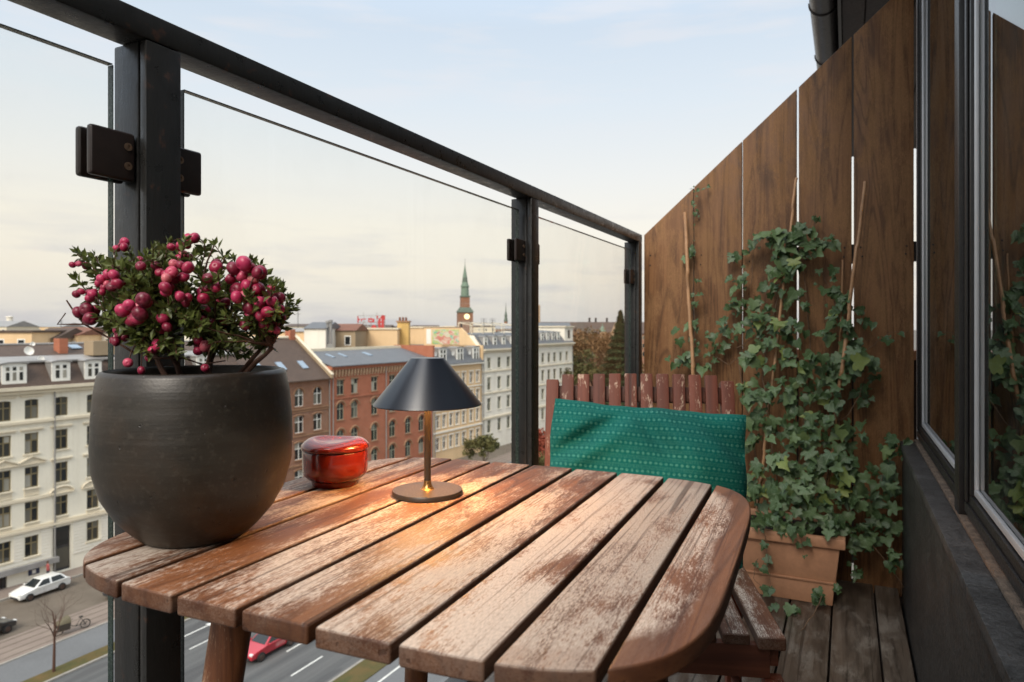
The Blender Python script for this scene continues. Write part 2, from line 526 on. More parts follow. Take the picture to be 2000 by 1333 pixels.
dv2 = m.math('ABSOLUTE', m.math('SUBTRACT', m.math('FRACT', m.math('MULTIPLY', fv, 4.0)), 0.5))      # faint scale rows between
pu2 = m.math('ABSOLUTE', m.math('SUBTRACT', m.math('FRACT', m.math('MULTIPLY', sp.outputs[0], 172.0)), 0.5))
dd2 = m.math('ADD', pu2, dv2)
faint = m.math('MULTIPLY', m.math('MULTIPLY', m.rng(dd2, 0.30, 0.36), m.rng(dd2, 0.52, 0.45)), m.math('MULTIPLY', m.rng(fv, 0.50, 0.56), 0.62))
ring_ = m.math('MAXIMUM', m.math('MAXIMUM', ring_, m.math('MULTIPLY', core, 0.4)), faint)
wn1 = m.noise(m.coord('UV', (1400, 1400, 1)), 1.0, 2, 0.6)
brk = m.rng(m.noise(m.coord('UV', (300, 300, 1)), 1.0, 3, 0.6), 0.35, 0.6)
big = m.noise(m.coord('UV', (9, 9, 1)), 1.0, 3)
tealc = m.mix(m.rng(big, 0.3, 0.7), (0.0008, 0.095, 0.082), (0.001, 0.140, 0.118))
tealc = m.mix(m.rng(wn1, 0.3, 0.7, 0, 0.5), tealc, (0.001, 0.05, 0.045))
c = m.mix(m.math('MULTIPLY', ring_, m.math('MULTIPLY', brk, 0.68)), tealc, (0.17, 0.46, 0.35))
m.set(col=c, rough=0.85, spec=0.2, normal=m.bump(m.math('ADD', wn1, m.math('MULTIPLY', ring_, 0.6)), 0.5, 0.0012))
M['teal_weave'] = m.m

M['terracotta'] = flat('terracotta', (0.50, 0.255, 0.145), 0.55, 0.13, 9, bump=0.15)
M['ledge_slate'] = flat('ledge_slate', (0.038, 0.037, 0.036), 0.5, 0.6, 14, bump=0.6, detail=8)
M['wall_black'] = flat('wall_black', (0.0105, 0.010, 0.009), 0.55, 0.7, 9, bump=0.7, detail=8)
M['frame_black'] = flat('frame_black', (0.0105, 0.010, 0.0105), 0.40, 0.25, 25, bump=0.15)
m = Mat('alu')
m.set(col=(0.62, 0.63, 0.65, 1), rough=0.34, metal=0.35)
M['alu'] = m.m
M['gutter'] = flat('gutter', (0.020, 0.016, 0.016), 0.38, 0.25, 12)
M['soffit'] = flat('soffit', (0.018, 0.010, 0.008), 0.7, 0.3, 10)
M['room'] = flat('room', (0.05, 0.07, 0.055), 0.9, 0.2, 3)

def leafmat(name, a, b, c, vein=0.5, rough=0.42, uvv=True):
    m = Mat(name)
    r = m.rnd() if uvv else m.rng(m.noise(m.coord('Object'), 42, 3, 0.7), 0.25, 0.75)
    col = m.ramp(r, [(0.0, a), (0.55, b), (0.86, b), (1.0, c)])
    v = m.coord('Object', shift=m.rnd3())
    col = m.mix(m.rng(m.noise(v, 55, 4, 0.6), 0.35, 0.7, 0, 0.5), col, tuple(k * 0.55 for k in a))
    if uvv:
        sp = m.n('ShaderNodeSeparateXYZ', {0: m.n('ShaderNodeTexCoord').outputs['UV']})
        x = m.math('ABSOLUTE', m.math('SUBTRACT', sp.outputs[0], 0.5))
        y = m.math('SUBTRACT', sp.outputs[1], 0.12)
        d1 = m.rng(x, 0.0, 0.022, 1, 0)
        d2 = m.rng(m.math('ABSOLUTE', m.math('SUBTRACT', m.math('MULTIPLY', x, 0.82), m.math('MULTIPLY', y, 0.75))), 0.0, 0.022, 1, 0)
        d3 = m.rng(m.math('ABSOLUTE', m.math('SUBTRACT', y, m.math('MULTIPLY', x, 0.1))), 0.0, 0.02, 1, 0)
        vv = m.math('MULTIPLY', m.math('MAXIMUM', d1, m.math('MAXIMUM', d2, d3)), vein)
        col = m.mix(vv, col, (0.22, 0.30, 0.17))
        m.set(normal=m.bump(m.math('SUBTRACT', m.noise(v, 120, 2), vv), 0.25, 0.001))
    m.set(col=col, rough=rough, spec=0.45)
    tl = m.n('ShaderNodeBsdfTranslucent', {'Color': col})
    ms = m.n('ShaderNodeMixShader', {0: 0.22, 1: m.p.outputs[0], 2: tl.outputs[0]})
    m.t.links.new(ms.outputs[0], m.out.inputs[0])
    return m.m
M['ivy_leaf'] = leafmat('ivy_leaf', (0.068, 0.125, 0.046), (0.155, 0.235, 0.100), (0.34, 0.40, 0.09))
M['small_leaf'] = leafmat('small_leaf', (0.075, 0.105, 0.035), (0.145, 0.175, 0.045), (0.27, 0.22, 0.06), uvv=False, rough=0.36)
M['vine'] = flat('vine', (0.17, 0.10, 0.055), 0.7, 0.3, 30)
M['twig'] = flat('twig', (0.075, 0.032, 0.018), 0.8, 0.3, 50)
m = Mat('berry')
r = m.rnd()
vo = m.coord('Object', shift=m.rnd3())
cc = m.ramp(r, [(0.0, (0.11, 0.004, 0.018)), (0.5, (0.30, 0.011, 0.050)), (0.90, (0.47, 0.03, 0.105)), (0.975, (0.56, 0.12, 0.16)), (1.0, (0.64, 0.24, 0.22))])
cc = m.mix(m.rng(m.noise(vo, 1.6, 4), 0.45, 0.8, 0, 0.3), cc, (0.55, 0.14, 0.2))
m.set(col=cc, rough=0.38, spec=0.45)
M['berry'] = m.m
# ------------------------------------------------------------------ terrace: deck
RX = -0.82            # inner face of the railing
FY = 3.0              # plane of the wooden screen
deck = struct(B(-0.98, 0.19, -0.95, 3.06, -0.16, -0.032).build('deck', M['soffit']))
gaps = [-0.97, -0.885, -0.745, -0.606, -0.467, -0.327, -0.188, -0.049, 0.091, 0.176]
for a, b in zip(gaps, gaps[1:]):
    B(a + 0.003, b - 0.003, -1.58, 3.04, -0.03, 0.0 + random.uniform(-0.001, 0.001)).build('deck_board', M['deck_wood'], deck, bevel=0.003)

# ------------------------------------------------------------------ railing
rail = thing('balcony_railing', 'black painted steel balcony railing with clear glass panes along the left side', 'railing', (0, 0, 0))
B(RX - 0.052, RX, -1.5, 2.985, 1.377, 1.4125).build('top_rail', M['rail_paint'], rail, bevel=0.004)
B(RX - 0.060, RX - 0.008, -1.5, 2.985, 0.105, 0.140).build('bottom_rail', M['rail_paint'], rail, bevel=0.004)
posts = [-0.62, 0.588, 1.797, 2.930]
for y in posts:
    p = B(RX - 0.066, RX - 0.016, y, y + 0.052, -0.05, 1.377).build('post', M['rail_paint'], rail, bevel=0.003)
    B(RX - 0.016, RX - 0.0125, y + 0.004, y + 0.048, -0.05, 1.377).build('post_web', M['rubber'], p)
    B(RX - 0.0125, RX, y, y + 0.052, -0.05, 1.376).build('post_flange', M['rail_paint'], p, bevel=0.002)
GX = RX - 0.034
for ya, yb in zip(posts, posts[1:]):
    g = B(GX - 0.005, GX + 0.005, ya + 0.080, yb - 0.026, 0.17, 1.338).build('glass_pane', M['rail_glass'], rail)
    e = MB()
    for y in (ya + 0.080, yb - 0.026):
        s = 0.0012 if y == ya + 0.080 else -0.0012
        e.box(GX - 0.0048, GX + 0.0048, min(y - s, y), max(y - s, y), 0.17, 1.338)
    e.box(GX - 0.0048, GX + 0.0048, ya + 0.080, yb - 0.026, 1.3385, 1.3398)
    e.build('glass_edge', M['glass_edge'], g)
def clamp(y, z, side):
    "two plates gripping the pane, side -1 towards the camera"
    y0, y1 = (y - 0.062, y - 0.002) if side < 0 else (y + 0.054, y + 0.101)
    c = B(GX + 0.0065, GX + 0.0165, y0, y1, z, z + 0.063).build('clamp', M['clamp_metal'], rail, bevel=0.005, seg=3)
    B(GX - 0.0165, GX - 0.0065, y0, y1, z, z + 0.063).build('back_plate', M['clamp_metal'], c, bevel=0.005, seg=3)
    B(GX - 0.0064, GX + 0.0064, (y1 - 0.012) if side < 0 else y0, y1 if side < 0 else (y0 + 0.012), z + 0.003, z + 0.060).build('gasket', M['rubber'], c)
    yb = (y1 - 0.011) if side < 0 else (y0 + 0.010)
    for dz in (0.019, 0.044):
        me = MB().lathe([(0.0022, 0.0001), (0.0024, 0.0014), (0.0052, 0.0014), (0.0052, -0.002)], 18).lathe([(0, 0.0002), (0.0024, 0.0002)], 18).mesh('bolt', smooth=True)
        obj('bolt', me, M['bolt_steel'], c, (GX + 0.0165, yb, z + dz), (0, R(90), 0))
for y in posts[1:]:
    clamp(y, 1.190, -1)
    if y < 2.5:
        clamp(y, 1.190, 1)

# ------------------------------------------------------------------ wooden screen at the end
fence = thing('privacy_screen', 'brown wooden privacy screen of wide upright boards with a sloping top', 'fence', (0, FY, 0))
edges = [-0.816, -0.597, -0.396, -0.181, 0.019, 0.2315, 0.44]
ztop = lambda x: 1.4125 + (x + 0.816) * 0.882
for i, (a, b) in enumerate(zip(edges, edges[1:])):
    gl_ = (0, 0.002, 0.002, 0.0038, 0.0036, 0.0046, 0.005)
    x0, x1 = a + gl_[i], b - gl_[i + 1]
    yo = random.uniform(-0.002, 0.002)
    poly = [(x0, -0.05), (x1, -0.05), (x1, ztop(x1)), (x0, ztop(x0))]
    MB().prism(poly, lambda p, t: (p[0], t, p[1]), yo, yo + 0.024).build('board', M['fence_wood'], fence, bevel=0.002)
for z in (0.30, 1.255):
    B(-0.80, 0.44, 0.028, 0.066, z, z + 0.075).build('cross_rail', M['frame_black'], fence)
nw = thing('neighbour_parapet', 'dim reddish parapet of the next terrace glimpsed through the board gaps', 'wall', (-0.1, 3.4, 0))
B(-0.72, 0.75, 0, 0.12, -0.05, 0.86).build('wall', M['soffit'], nw)
B(-0.74, 0.77, -0.03, 0.15, 0.861, 0.90).build('coping', M['terracotta'], nw)
# nail heads in pairs over the rails
nm = MB().lathe([(0, 0.0012), (0.0028, 0.0008), (0.0034, -0.001)], 8).mesh('nail', smooth=True)
for i, (a, b) in enumerate(zip(edges, edges[1:])):
    for z in (1.275, 1.315):
        for x in (a + 0.03, b - 0.03):
            obj('nail', nm, M['rubber'], fence, (x + random.uniform(-0.004, 0.004), -0.0022, z + random.uniform(-0.006, 0.006)), (R(90), 0, 0))

# ------------------------------------------------------------------ house side: low wall, ledge, windows
WX = 0.18
house = thing('house_front', 'black house wall with slate ledge, tall windows and gutter along the right side', 'house wall', (0, 0, 0))
B(WX, 0.62, -0.95, 2.88, -0.05, 0.555).build('low_wall', M['wall_black'], house, bevel=0.003)
lp = 0.0
for a, b in ((-0.95, 0.32), (0.322, 1.33), (1.332, 2.90)):
    B(WX - 0.006, 0.236, a, b, 0.556, 0.58).build('ledge_slab', M['ledge_slate'], house, bevel=0.003)
B(0.218, 0.262, -0.95, 2.89, 0.5805, 0.5915).build('ledge_joint', flat('mortar', (0.12, 0.085, 0.06), 0.9, 0.5, 40, bump=0.8), house, bevel=0.003)
def window(y0, y1, near):
    "frame y0..y1 from the ledge up to the eave"
    z0, z1, w = 0.592, 2.62, 0.052
    f = MB()
    f.box(0.2325, 0.29, y0, y1, z0, z0 + w).box(0.2325, 0.29, y0, y1, z1 - w, z1)
    f.box(0.2325, 0.29, y0, y0 + w, z0 + w, z1 - w).box(0.2325, 0.29, y1 - w, y1, z0 + w, z1 - w)
    fr = f.build('window_frame', M['frame_black'], house, bevel=0.003)
    s = MB()
    a, b = y0 + w + 0.004, y1 - w - 0.004
    c, d, t = z0 + w + 0.004, z1 - w - 0.004, 0.014
    s.box(0.238, 0.246, a, b, c, c + t).box(0.238, 0.246, a, a + t, c + t, d).box(0.238, 0.246, b - t, b, c + t, d)
    s.build('spacer', M['alu'], fr, bevel=0.002)
    B(0.2462, 0.2522, a, b, c, d).build('pane', M['window_glass'], fr)
    # raised inner bead of the frame
    q = MB()
    q.box(0.2265, 0.2325, y0 + 0.012, y1 - 0.012, z0 + 0.012, z0 + 0.034).box(0.2265, 0.2325, y1 - 0.034, y1 - 0.012, z0 + 0.036, z1 - 0.02)
    q.build('bead', M['frame_black'], fr, bevel=0.003)
window(1.845, 2.885, False)
window(0.70, 1.765, True)
window(-0.92, 0.69, True)
B(0.2185, 0.255, 1.772, 1.838, 0.5812, 2.62).build('mullion', M['frame_black'], house, bevel=0.004)
B(0.228, 0.262, 2.888, 2.905, 0.592, 2.62).build('corner_strip', M['alu'], house, bevel=0.002)
B(0.235, 0.34, 2.906, 2.93, -0.05, 2.62).build('corner_board', M['wall_black'], house, bevel=0.002)
B(0.30, 0.62, -0.95, 2.88, 0.5551, 0.60).build('inner_sill', M['room'], house)
r_ = MB()
r_.box(1.9, 1.95, -0.95, 2.88, 0.0, 2.7).box(0.30, 1.9, 2.83, 2.88, 0.605, 2.7).box(0.30, 1.9, -0.95, -0.92, 0.605, 2.7).box(0.62, 1.9, -0.95, 2.88, -0.02, 0.02)
r_.build('room_wall', M['room'], house)
# eave: soffit boards and gutter run on past the screen
EV = 7.6
B(-0.03, 2.2, -0.95, EV, 2.72, 2.75).build('soffit', M['soffit'], house)
for k in range(5):
    x = -0.025 + k * 0.115
    B(x, x + 0.108, -0.95, EV, 2.7, 2.718).build('soffit_board', M['soffit'], house, bevel=0.004)
B(-0.046, -0.03, -0.95, EV, 2.69, 2.86).build('fascia', M['gutter'], house)
gp = []
for k in range(13):
    a = math.pi + math.pi * k / 12
    gp.append((-0.118 + 0.072 * math.cos(a), 2.80 + 0.072 * math.sin(a)))
for k in range(12, -1, -1):
    a = math.pi + math.pi * k / 12
    gp.append((-0.118 + 0.069 * math.cos(a), 2.80 + 0.069 * math.sin(a)))
gut = MB().prism(gp, lambda p, t: (p[0], t, p[1]), -0.95, EV).build('gutter', M['gutter'], house, smooth=True, angle=50)
for y in (3.45, 4.15, 4.95, 5.9):
    bp = []
    for k in range(15):
        a = math.pi * 0.97 + math.pi * 1.06 * k / 14
        bp.append((-0.118 + 0.0755 * math.cos(a), y, 2.80 + 0.0755 * math.sin(a)))
    MB().tube(bp, 0.004, 6).build('gutter_bracket', M['gutter'], gut, smooth=True)
# roof slope above the eave
MB().hexa([(-0.05, -0.95, 2.865), (4.0, -0.95, 5.2), (4.0, EV, 5.2), (-0.05, EV, 2.865)], [(-0.05, -0.95, 2.92), (4.0, -0.95, 5.26), (4.0, EV, 5.26), (-0.05, EV, 2.92)]).build('roof', M['gutter'], house)

# ------------------------------------------------------------------ table
TZ = 0.755
TC = Vector((-0.451, 0.768, 0))
table = thing('slatted_table', 'weathered slatted wooden balcony table with rounded corners', 'table', (TC.x, TC.y, 0), R(2.6))
HX, HY_, NN = 0.346, 0.341, 5.0
def half(x):
    return HY_ * max(0.0, 1 - (abs(x) / HX) ** NN) ** (1 / NN)
cuts = [-HX, -0.273, -0.194, -0.116, -0.038, 0.041, 0.121, 0.200, 0.279, HX]
G = 0.0037
wears = [0.45, 0.45, 0.43, 0.48, 0.46, 0.51, 0.58, 0.60, 0.55]
for i, (a, b) in enumerate(zip(cuts, cuts[1:])):
    x0, x1 = a + (G if i else 0), b - (G if i < 8 else 0)
    N_ = 5 if 0 < i < 8 else 26
    if i == 0:
        xs = [x1 - (x1 - x0) * math.sin(math.pi / 2 * k / N_) for k in range(N_ + 1)][::-1]
    elif i == 8:
        xs = [x0 + (x1 - x0) * math.sin(math.pi / 2 * k / N_) for k in range(N_ + 1)]
    else:
        xs = [x0 + (x1 - x0) * k / N_ for k in range(N_ + 1)]
    poly = [(x, -half(x)) for x in xs] + [(x, half(x)) for x in reversed(xs)]
    clean = [poly[0]]
    for p in poly[1:]:
        if (Vector(p) - Vector(clean[-1])).length > 0.002:
            clean.append(p)
    if (Vector(clean[0]) - Vector(clean[-1])).length < 0.002:
        clean.pop()
    dz = random.uniform(-0.0006, 0.0006)
    cx = (x0 + x1) / 2
    clean = [(p[0] - cx, p[1]) for p in clean]
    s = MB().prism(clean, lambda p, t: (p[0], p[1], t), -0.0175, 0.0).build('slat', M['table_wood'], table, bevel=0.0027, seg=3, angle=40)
    s.location = (cx, 0, TZ + dz)
    s['wear'] = wears[i]
    s['cx'] = cx
    s['rim'] = 0.95 if i == 8 else (0.25 if i in (0, 7) else 0.0)
for y in (-0.20, 0.20):
    B(-0.30, 0.30, y - 0.02, y + 0.02, TZ - 0.052, TZ - 0.0182).build('batten', M['leg_wood'], table, bevel=0.003)
for sx, sy in ((-1, -1), (-1, 1), (1, -1), (1, 1)):
    top = Vector((sx * 0.175, sy * 0.20, TZ - 0.0185))
    bot = Vector((sx * 0.255, sy * 0.275, 0.0))
    f = lambda t: top.lerp(bot, t)
    lg = MB().tube([f(0.075), f(0.3), f(0.6), f(1.0)], [0.0225, 0.0215, 0.019, 0.0155], 20).build('leg', M['leg_wood'], table, smooth=True, angle=50)
    MB().tube([f(0.0), f(0.072), f(0.0745)], [0.0225, 0.0236, 0.0228], 20).build('collar', M['rubber'], lg, smooth=True, angle=50)

# ------------------------------------------------------------------ lamp
LP = on_z(835, 966, TZ)
lamp = thing('table_lamp', 'lit cordless table lamp with dark conical shade and round base', 'lamp', LP)
bs = MB().lathe([(0, 0), (0.050, 0), (0.0515, 0.0015), (0.0515, 0.0062), (0.0503, 0.0078), (0.0, 0.0082)], 64).build('base', M['lamp_body'], lamp, smooth=True, angle=40)
MB().lathe([(0.0105, 0.0080), (0.0088, 0.0095), (0.0068, 0.0125), (0.0056, 0.0165), (0.0052, 0.021)], 32).build('foot_ring', M['lamp_brass'], bs, smooth=True, angle=60)
MB().lathe([(0.0050, 0.008), (0.0050, 0.150)], 32).build('stem', M['lamp_body'], lamp, smooth=True)
ZB, ZT = 0.1315, 0.2005
prof = [(0.0785, ZB), (0.0790, ZB + 0.0012), (0.0785, ZB + 0.0022), (0.0262, ZT - 0.0022), (0.0250, ZT - 0.0004), (0.0235, ZT), (0.0, ZT)]
sh = MB().lathe(prof, 96).build('shade', M['lamp_shade'], lamp, smooth=True, angle=35)
MB().lathe([(0.0778, ZB + 0.0006), (0.0250, ZT - 0.0035), (0.0, ZT - 0.0035)], 96).build('shade_lining', M['lamp_inner'], sh, smooth=True, angle=35)
MB().lathe([(0, ZB + 0.022), (0.026, ZB + 0.022), (0.026, ZB + 0.030), (0, ZB + 0.030)], 48).build('light_disc', M['lamp_light'], lamp, smooth=True, angle=35)
ld = bpy.data.lights.new('lamp_bulb', 'POINT')
ld.energy = 1.0
ld.use_nodes = True                    # wide reflector-like spread: slower fall-off than a bare point
ln_ = ld.node_tree
fo_ = ln_.nodes.new('ShaderNodeLightFalloff')
fo_.inputs['Strength'].default_value = 20.0
ln_.links.new(fo_.outputs['Linear'], ln_.nodes['Emission'].inputs['Strength'])
ld.color = (1.0, 0.48, 0.15)
ld.shadow_soft_size = 0.012
lo = bpy.data.objects.new('lamp_bulb', ld)
C.objects.link(lo)
lo.parent = lamp
lo.location = (0, 0, ZB + 0.020)

# ------------------------------------------------------------------ red lidded tin
TP = on_z(655, 946, TZ)
tin = thing('lidded_tin', 'glossy red enamel jar with lid beside the lamp', 'jar', TP, R(20))
MB().lathe([(0, 0.0), (0.034, 0.0), (0.0355, 0.002), (0.0362, 0.008), (0.042, 0.0115), (0.0482, 0.0175), (0.0496, 0.023), (0.0498, 0.0525), (0.0488, 0.0545), (0.0, 0.0545)], 64).build('jar_body', M['red_enamel'], tin, smooth=True, angle=50)
lid = MB()
NS = 72
prof = [(0.0475, 0.0552), (0.0512, 0.0560), (0.0524, 0.0590), (0.0512, 0.0630), (0.0465, 0.0670), (0.041, 0.0690), (0.035, 0.0698), (0.031, 0.0690), (0.027, 0.0672), (0.015, 0.0664), (0.0, 0.0664)]
o0 = 0
for j, (r, z) in enumerate(prof):
    for k in range(NS):
        a = 2 * math.pi * k / NS
        # a raised wave round the lid leaves two finger hollows
        wv = 0.5 + 0.5 * math.cos(2 * a)
        lift = 0.0042 * wv * max(0, 1 - abs(r - 0.036) / 0.016)
        lid.v.append((r * math.cos(a), r * math.sin(a), z + lift))
for j in range(len(prof) - 1):
    for k in range(NS):
        a, b = j * NS + k, j * NS + (k + 1) % NS
        lid.f.append((a, b, b + NS, a + NS))
lid.build('lid', M['red_enamel'], tin, smooth=True, angle=60)

# ------------------------------------------------------------------ plant pot
PC = Vector((-0.692, 0.5605, TZ))
PD = PC.y * cY - PC.x * sY
pot = thing('plant_pot', 'big dark round stoneware pot at the left of the table', 'plant pot', PC)
prof = [(0, 0.0), (0.052, 0.0), (0.059, 0.003), (0.070, 0.013), (0.086, 0.031), (0.0995, 0.055), (0.1075, 0.085), (0.1090, 0.110), (0.1080, 0.140), (0.1055, 0.168), (0.1020, 0.190), (0.0995, 0.1945), (0.0955, 0.1955), (0.0930, 0.192), (0.0955, 0.170), (0.098, 0.140), (0.0, 0.138)]
pm = MB().lathe(prof, 96)
pm.v = [(x * (1 + 0.006 * noise.noise((x * 9, y * 9, z * 12))), y * (1 + 0.006 * noise.noise((y * 9, x * 9, z * 12 + 5))), z) for x, y, z in pm.v]
pm.build('pot_body', M['stoneware'], pot, smooth=True, angle=50)
sm = MB().lathe([(0, 0.183), (0.03, 0.182), (0.06, 0.180), (0.093, 0.178)], 40)
sm.v = [(x, y, z + 0.004 * noise.noise((x * 60, y * 60, 0))) for x, y, z in sm.v]
sm.build('soil', M['soil'], pot, smooth=True)
# ------------------------------------------------------------------ berry shrub in the pot
rs = random.Random(11)
shrub = thing('berry_shrub', 'bushy evergreen shrub with pink berries growing in the dark pot', 'shrub', PC + Vector((0, 0, 0.18)))
SB = PC + Vector((0, 0, 0.18))
tips = []
br, fol = MB(), MB()
def leaf_small(p, d, size, r):
    "little pointed oval leaf, two folded halves"
    d = d.normalized()
    s = d.cross(Vector((r.uniform(-1, 1), r.uniform(-1, 1), r.uniform(0.2, 1)))).normalized()
    nrm = s.cross(d)
    w = size * r.uniform(0.20, 0.27)
    m_ = p + d * size * 0.45
    q = [p, m_ + s * w + nrm * w * 0.35, p + d * size, m_ - s * w + nrm * w * 0.35, p + d * size * 0.5 - nrm * w * 0.1]
    fol.add(q, [(0, 1, 4), (1, 2, 4), (4, 2, 3), (0, 4, 3)])
def twig_path(a, b, n, r, bow=0.012):
    a, b = Vector(a), Vector(b)
    w = Vector((r.uniform(-1, 1), r.uniform(-1, 1), r.uniform(0, 1))) * bow
    return [a.lerp(b, k / n) + w * math.sin(math.pi * k / n) + Vector((r.uniform(-1, 1), r.uniform(-1, 1), r.uniform(-1, 1))) * 0.0018 for k in range(n + 1)]
# crown tips: pixels of the photograph with a depth round the pot's own
tip_px = []
for _ in range(150):
    a = rs.uniform(0, 2 * math.pi)
    q = math.sqrt(rs.random())
    x, y = 358 + 195 * q * math.cos(a), 585 + 105 * q * math.sin(a)
    if y > 640 and abs(x - 350) > 150: continue
    if x > 405 and x < 470 and y < 520: continue
    tip_px.append((x, y, rs.uniform(-0.075, 0.075)))
tip_px += [(152, 496, 0), (158, 505, 0.01), (185, 500, 0.0), (205, 520, 0.02), (360, 470, -0.02), (398, 478, 0.0), (420, 480, 0.01), (440, 500, 0.0), (475, 515, 0.0), (490, 512, -0.01), (565, 585, 0.0), (578, 595, 0.01), (525, 650, 0.02), (510, 660, 0.0), (330, 478, 0.0), (285, 500, 0.02), (250, 490, 0.02), (225, 495, 0.0), (150, 545, 0.0), (160, 615, -0.02), (550, 560, 0.02), (455, 505, 0.02), (310, 500, 0), (380, 500, -0.03), (240, 520, -0.03), (330, 600, -0.07), (360, 620, -0.075), (250, 585, -0.06), (300, 640, -0.07), (400, 560, -0.05), (440, 620, -0.04), (490, 640, -0.01), (470, 670, 0.0), (240, 650, -0.04), (265, 672, -0.06), (290, 690, -0.07), (320, 672, -0.075), (345, 690, -0.07), (225, 628, -0.02), (420, 660, -0.03), (450, 690, -0.02), (480, 690, 0.01), (500, 675, 0.0), (375, 650, -0.07), (510, 640, 0.02), (270, 640, 0.03), (340, 650, 0.05), (410, 640, 0.05)]
roots = [(-0.028, 0.0), (-0.012, -0.012), (0.012, 0.008), (0.036, 0.01), (0.046, -0.004), (0.0, 0.02)]
stems = []
nodes = []
fwd, rgt = Vector((-sY, cY, 0)), Vector((cY, sY, 0))
for rx, ry in roots:
    base = SB + rgt * rx + fwd * ry
    head = base + rgt * (rx * 1.1 + rs.uniform(-0.01, 0.01)) + fwd * (ry + rs.uniform(-0.01, 0.01)) + Vector((0, 0, rs.uniform(0.035, 0.055)))
    pth = twig_path(base - Vector((0, 0, 0.006)), head, 5, rs, 0.004)
    br.tube([p - SB for p in pth], [0.0042, 0.0036, 0.0032, 0.003, 0.0026, 0.0024], 7)
    stems.append(head)
for x, y, dd in tip_px:
    t = at_d(x, y, PD + dd)
    h = min(stems, key=lambda s: (s - t).length + rs.uniform(0, 0.05))
    pth = twig_path(h, t, 7, rs)
    nodes += pth[2:]
    br.tube([p - SB for p in pth], [0.0017, 0.0015, 0.0013, 0.0011, 0.001, 0.0009, 0.0008, 0.0006], 5)
    n = rs.randint(20, 28)
    for k in range(n):
        u = 0.30 + 0.70 * (k / n) ** 0.8
        i = min(6, int(u * 7))
        p = pth[i].lerp(pth[i + 1], u * 7 - i)
        ax = (pth[i + 1] - pth[i]).normalized()
        side = ax.orthogonal().normalized()
        side = Quaternion(ax, k * 2.4 + rs.uniform(-0.4, 0.4)) @ side
        leaf_small(p - SB, side + ax * rs.uniform(0.4, 1.1), rs.uniform(0.009, 0.016), rs)
    for k in range(4):
        leaf_small(t - SB, (t - h).normalized() + Vector((rs.uniform(-1, 1), rs.uniform(-1, 1), rs.uniform(-0.5, 1))) * 0.8, rs.uniform(0.008, 0.012), rs)
# bare wiry twigs at the left and at the top right
for px in ([(262, 690), (230, 670), (165, 634), (140, 634), (112, 634), (128, 612)], [(392, 560), (405, 510), (418, 480)], [(420, 560), (432, 520), (440, 502)], [(300, 700), (360, 700), (395, 712), (440, 705)], [(165, 634), (145, 610), (130, 587)]):
    pts = [at_d(x, y, PD - 0.02) - SB for x, y in px]
    br.tube(pts, [0.0014 - 0.0008 * k / len(pts) for k in range(len(pts))], 5)
fo = fol.build('foliage', M['small_leaf'], shrub, fix=False)
fo['kind'] = 'stuff'
# leaf colour drifts over the crown instead of leaf by leaf: shift by position
bm_ = MB().lathe([(0, -1.0), (0.42, -0.92), (0.78, -0.64), (0.98, -0.2), (1.0, 0.12), (0.84, 0.56), (0.5, 0.84), (0.22, 0.92), (0.12, 0.86), (0, 0.80)], 18).mesh('berry', smooth=True, angle=70)
clusters = [(482, 560, 44, 50, 15, 0.0105, -0.055), (520, 588, 40, 34, 12, 0.0088, -0.045), (505, 600, 24, 24, 5, 0.009, -0.06), (532, 628, 26, 20, 6, 0.0085, -0.03), (180, 612, 30, 14, 5, 0.0105, -0.03), (168, 578, 22, 16, 6, 0.0075, -0.03),
            (265, 605, 30, 26, 8, 0.011, -0.075), (322, 562, 18, 20, 4, 0.0095, -0.075), (340, 530, 34, 18, 10, 0.008, -0.06), (220, 545, 26, 18, 7, 0.009, -0.05), (205, 560, 18, 14, 5, 0.007, -0.04),
            (312, 632, 22, 12, 4, 0.0095, -0.06), (305, 678, 14, 10, 3, 0.009, -0.06), (395, 682, 14, 8, 3, 0.009, -0.03), (387, 665, 5, 5, 1, 0.0095, -0.03), (250, 709, 6, 6, 1, 0.0065, -0.06), (276, 724, 8, 4, 1, 0.0075, -0.06), (408, 720, 14, 3, 2, 0.007, -0.05), (352, 490, 24, 24, 7, 0.0072, -0.01), (372, 466, 10, 6, 2, 0.009, 0.0),
            (235, 480, 16, 10, 4, 0.007, 0.0), (150, 518, 22, 8, 4, 0.006, 0.0), (420, 520, 10, 8, 2, 0.009, -0.02), (405, 550, 24, 24, 4, 0.0085, -0.05), (400, 580, 20, 10, 2, 0.009, -0.05), (360, 580, 14, 14, 4, 0.0085, -0.07), (425, 610, 34, 34, 7, 0.009, -0.01), (300, 540, 60, 40, 12, 0.0065, -0.02), (230, 650, 20, 20, 6, 0.0065, -0.04), (395, 625, 20, 20, 4, 0.0085, -0.02), (480, 625, 14, 14, 3, 0.009, -0.02), (275, 520, 6, 6, 1, 0.0085, -0.06), (305, 520, 6, 6, 1, 0.0075, -0.06), (290, 700, 4, 4, 1, 0.007, -0.05), (495, 530, 16, 10, 4, 0.0105, -0.06)]
placed = []
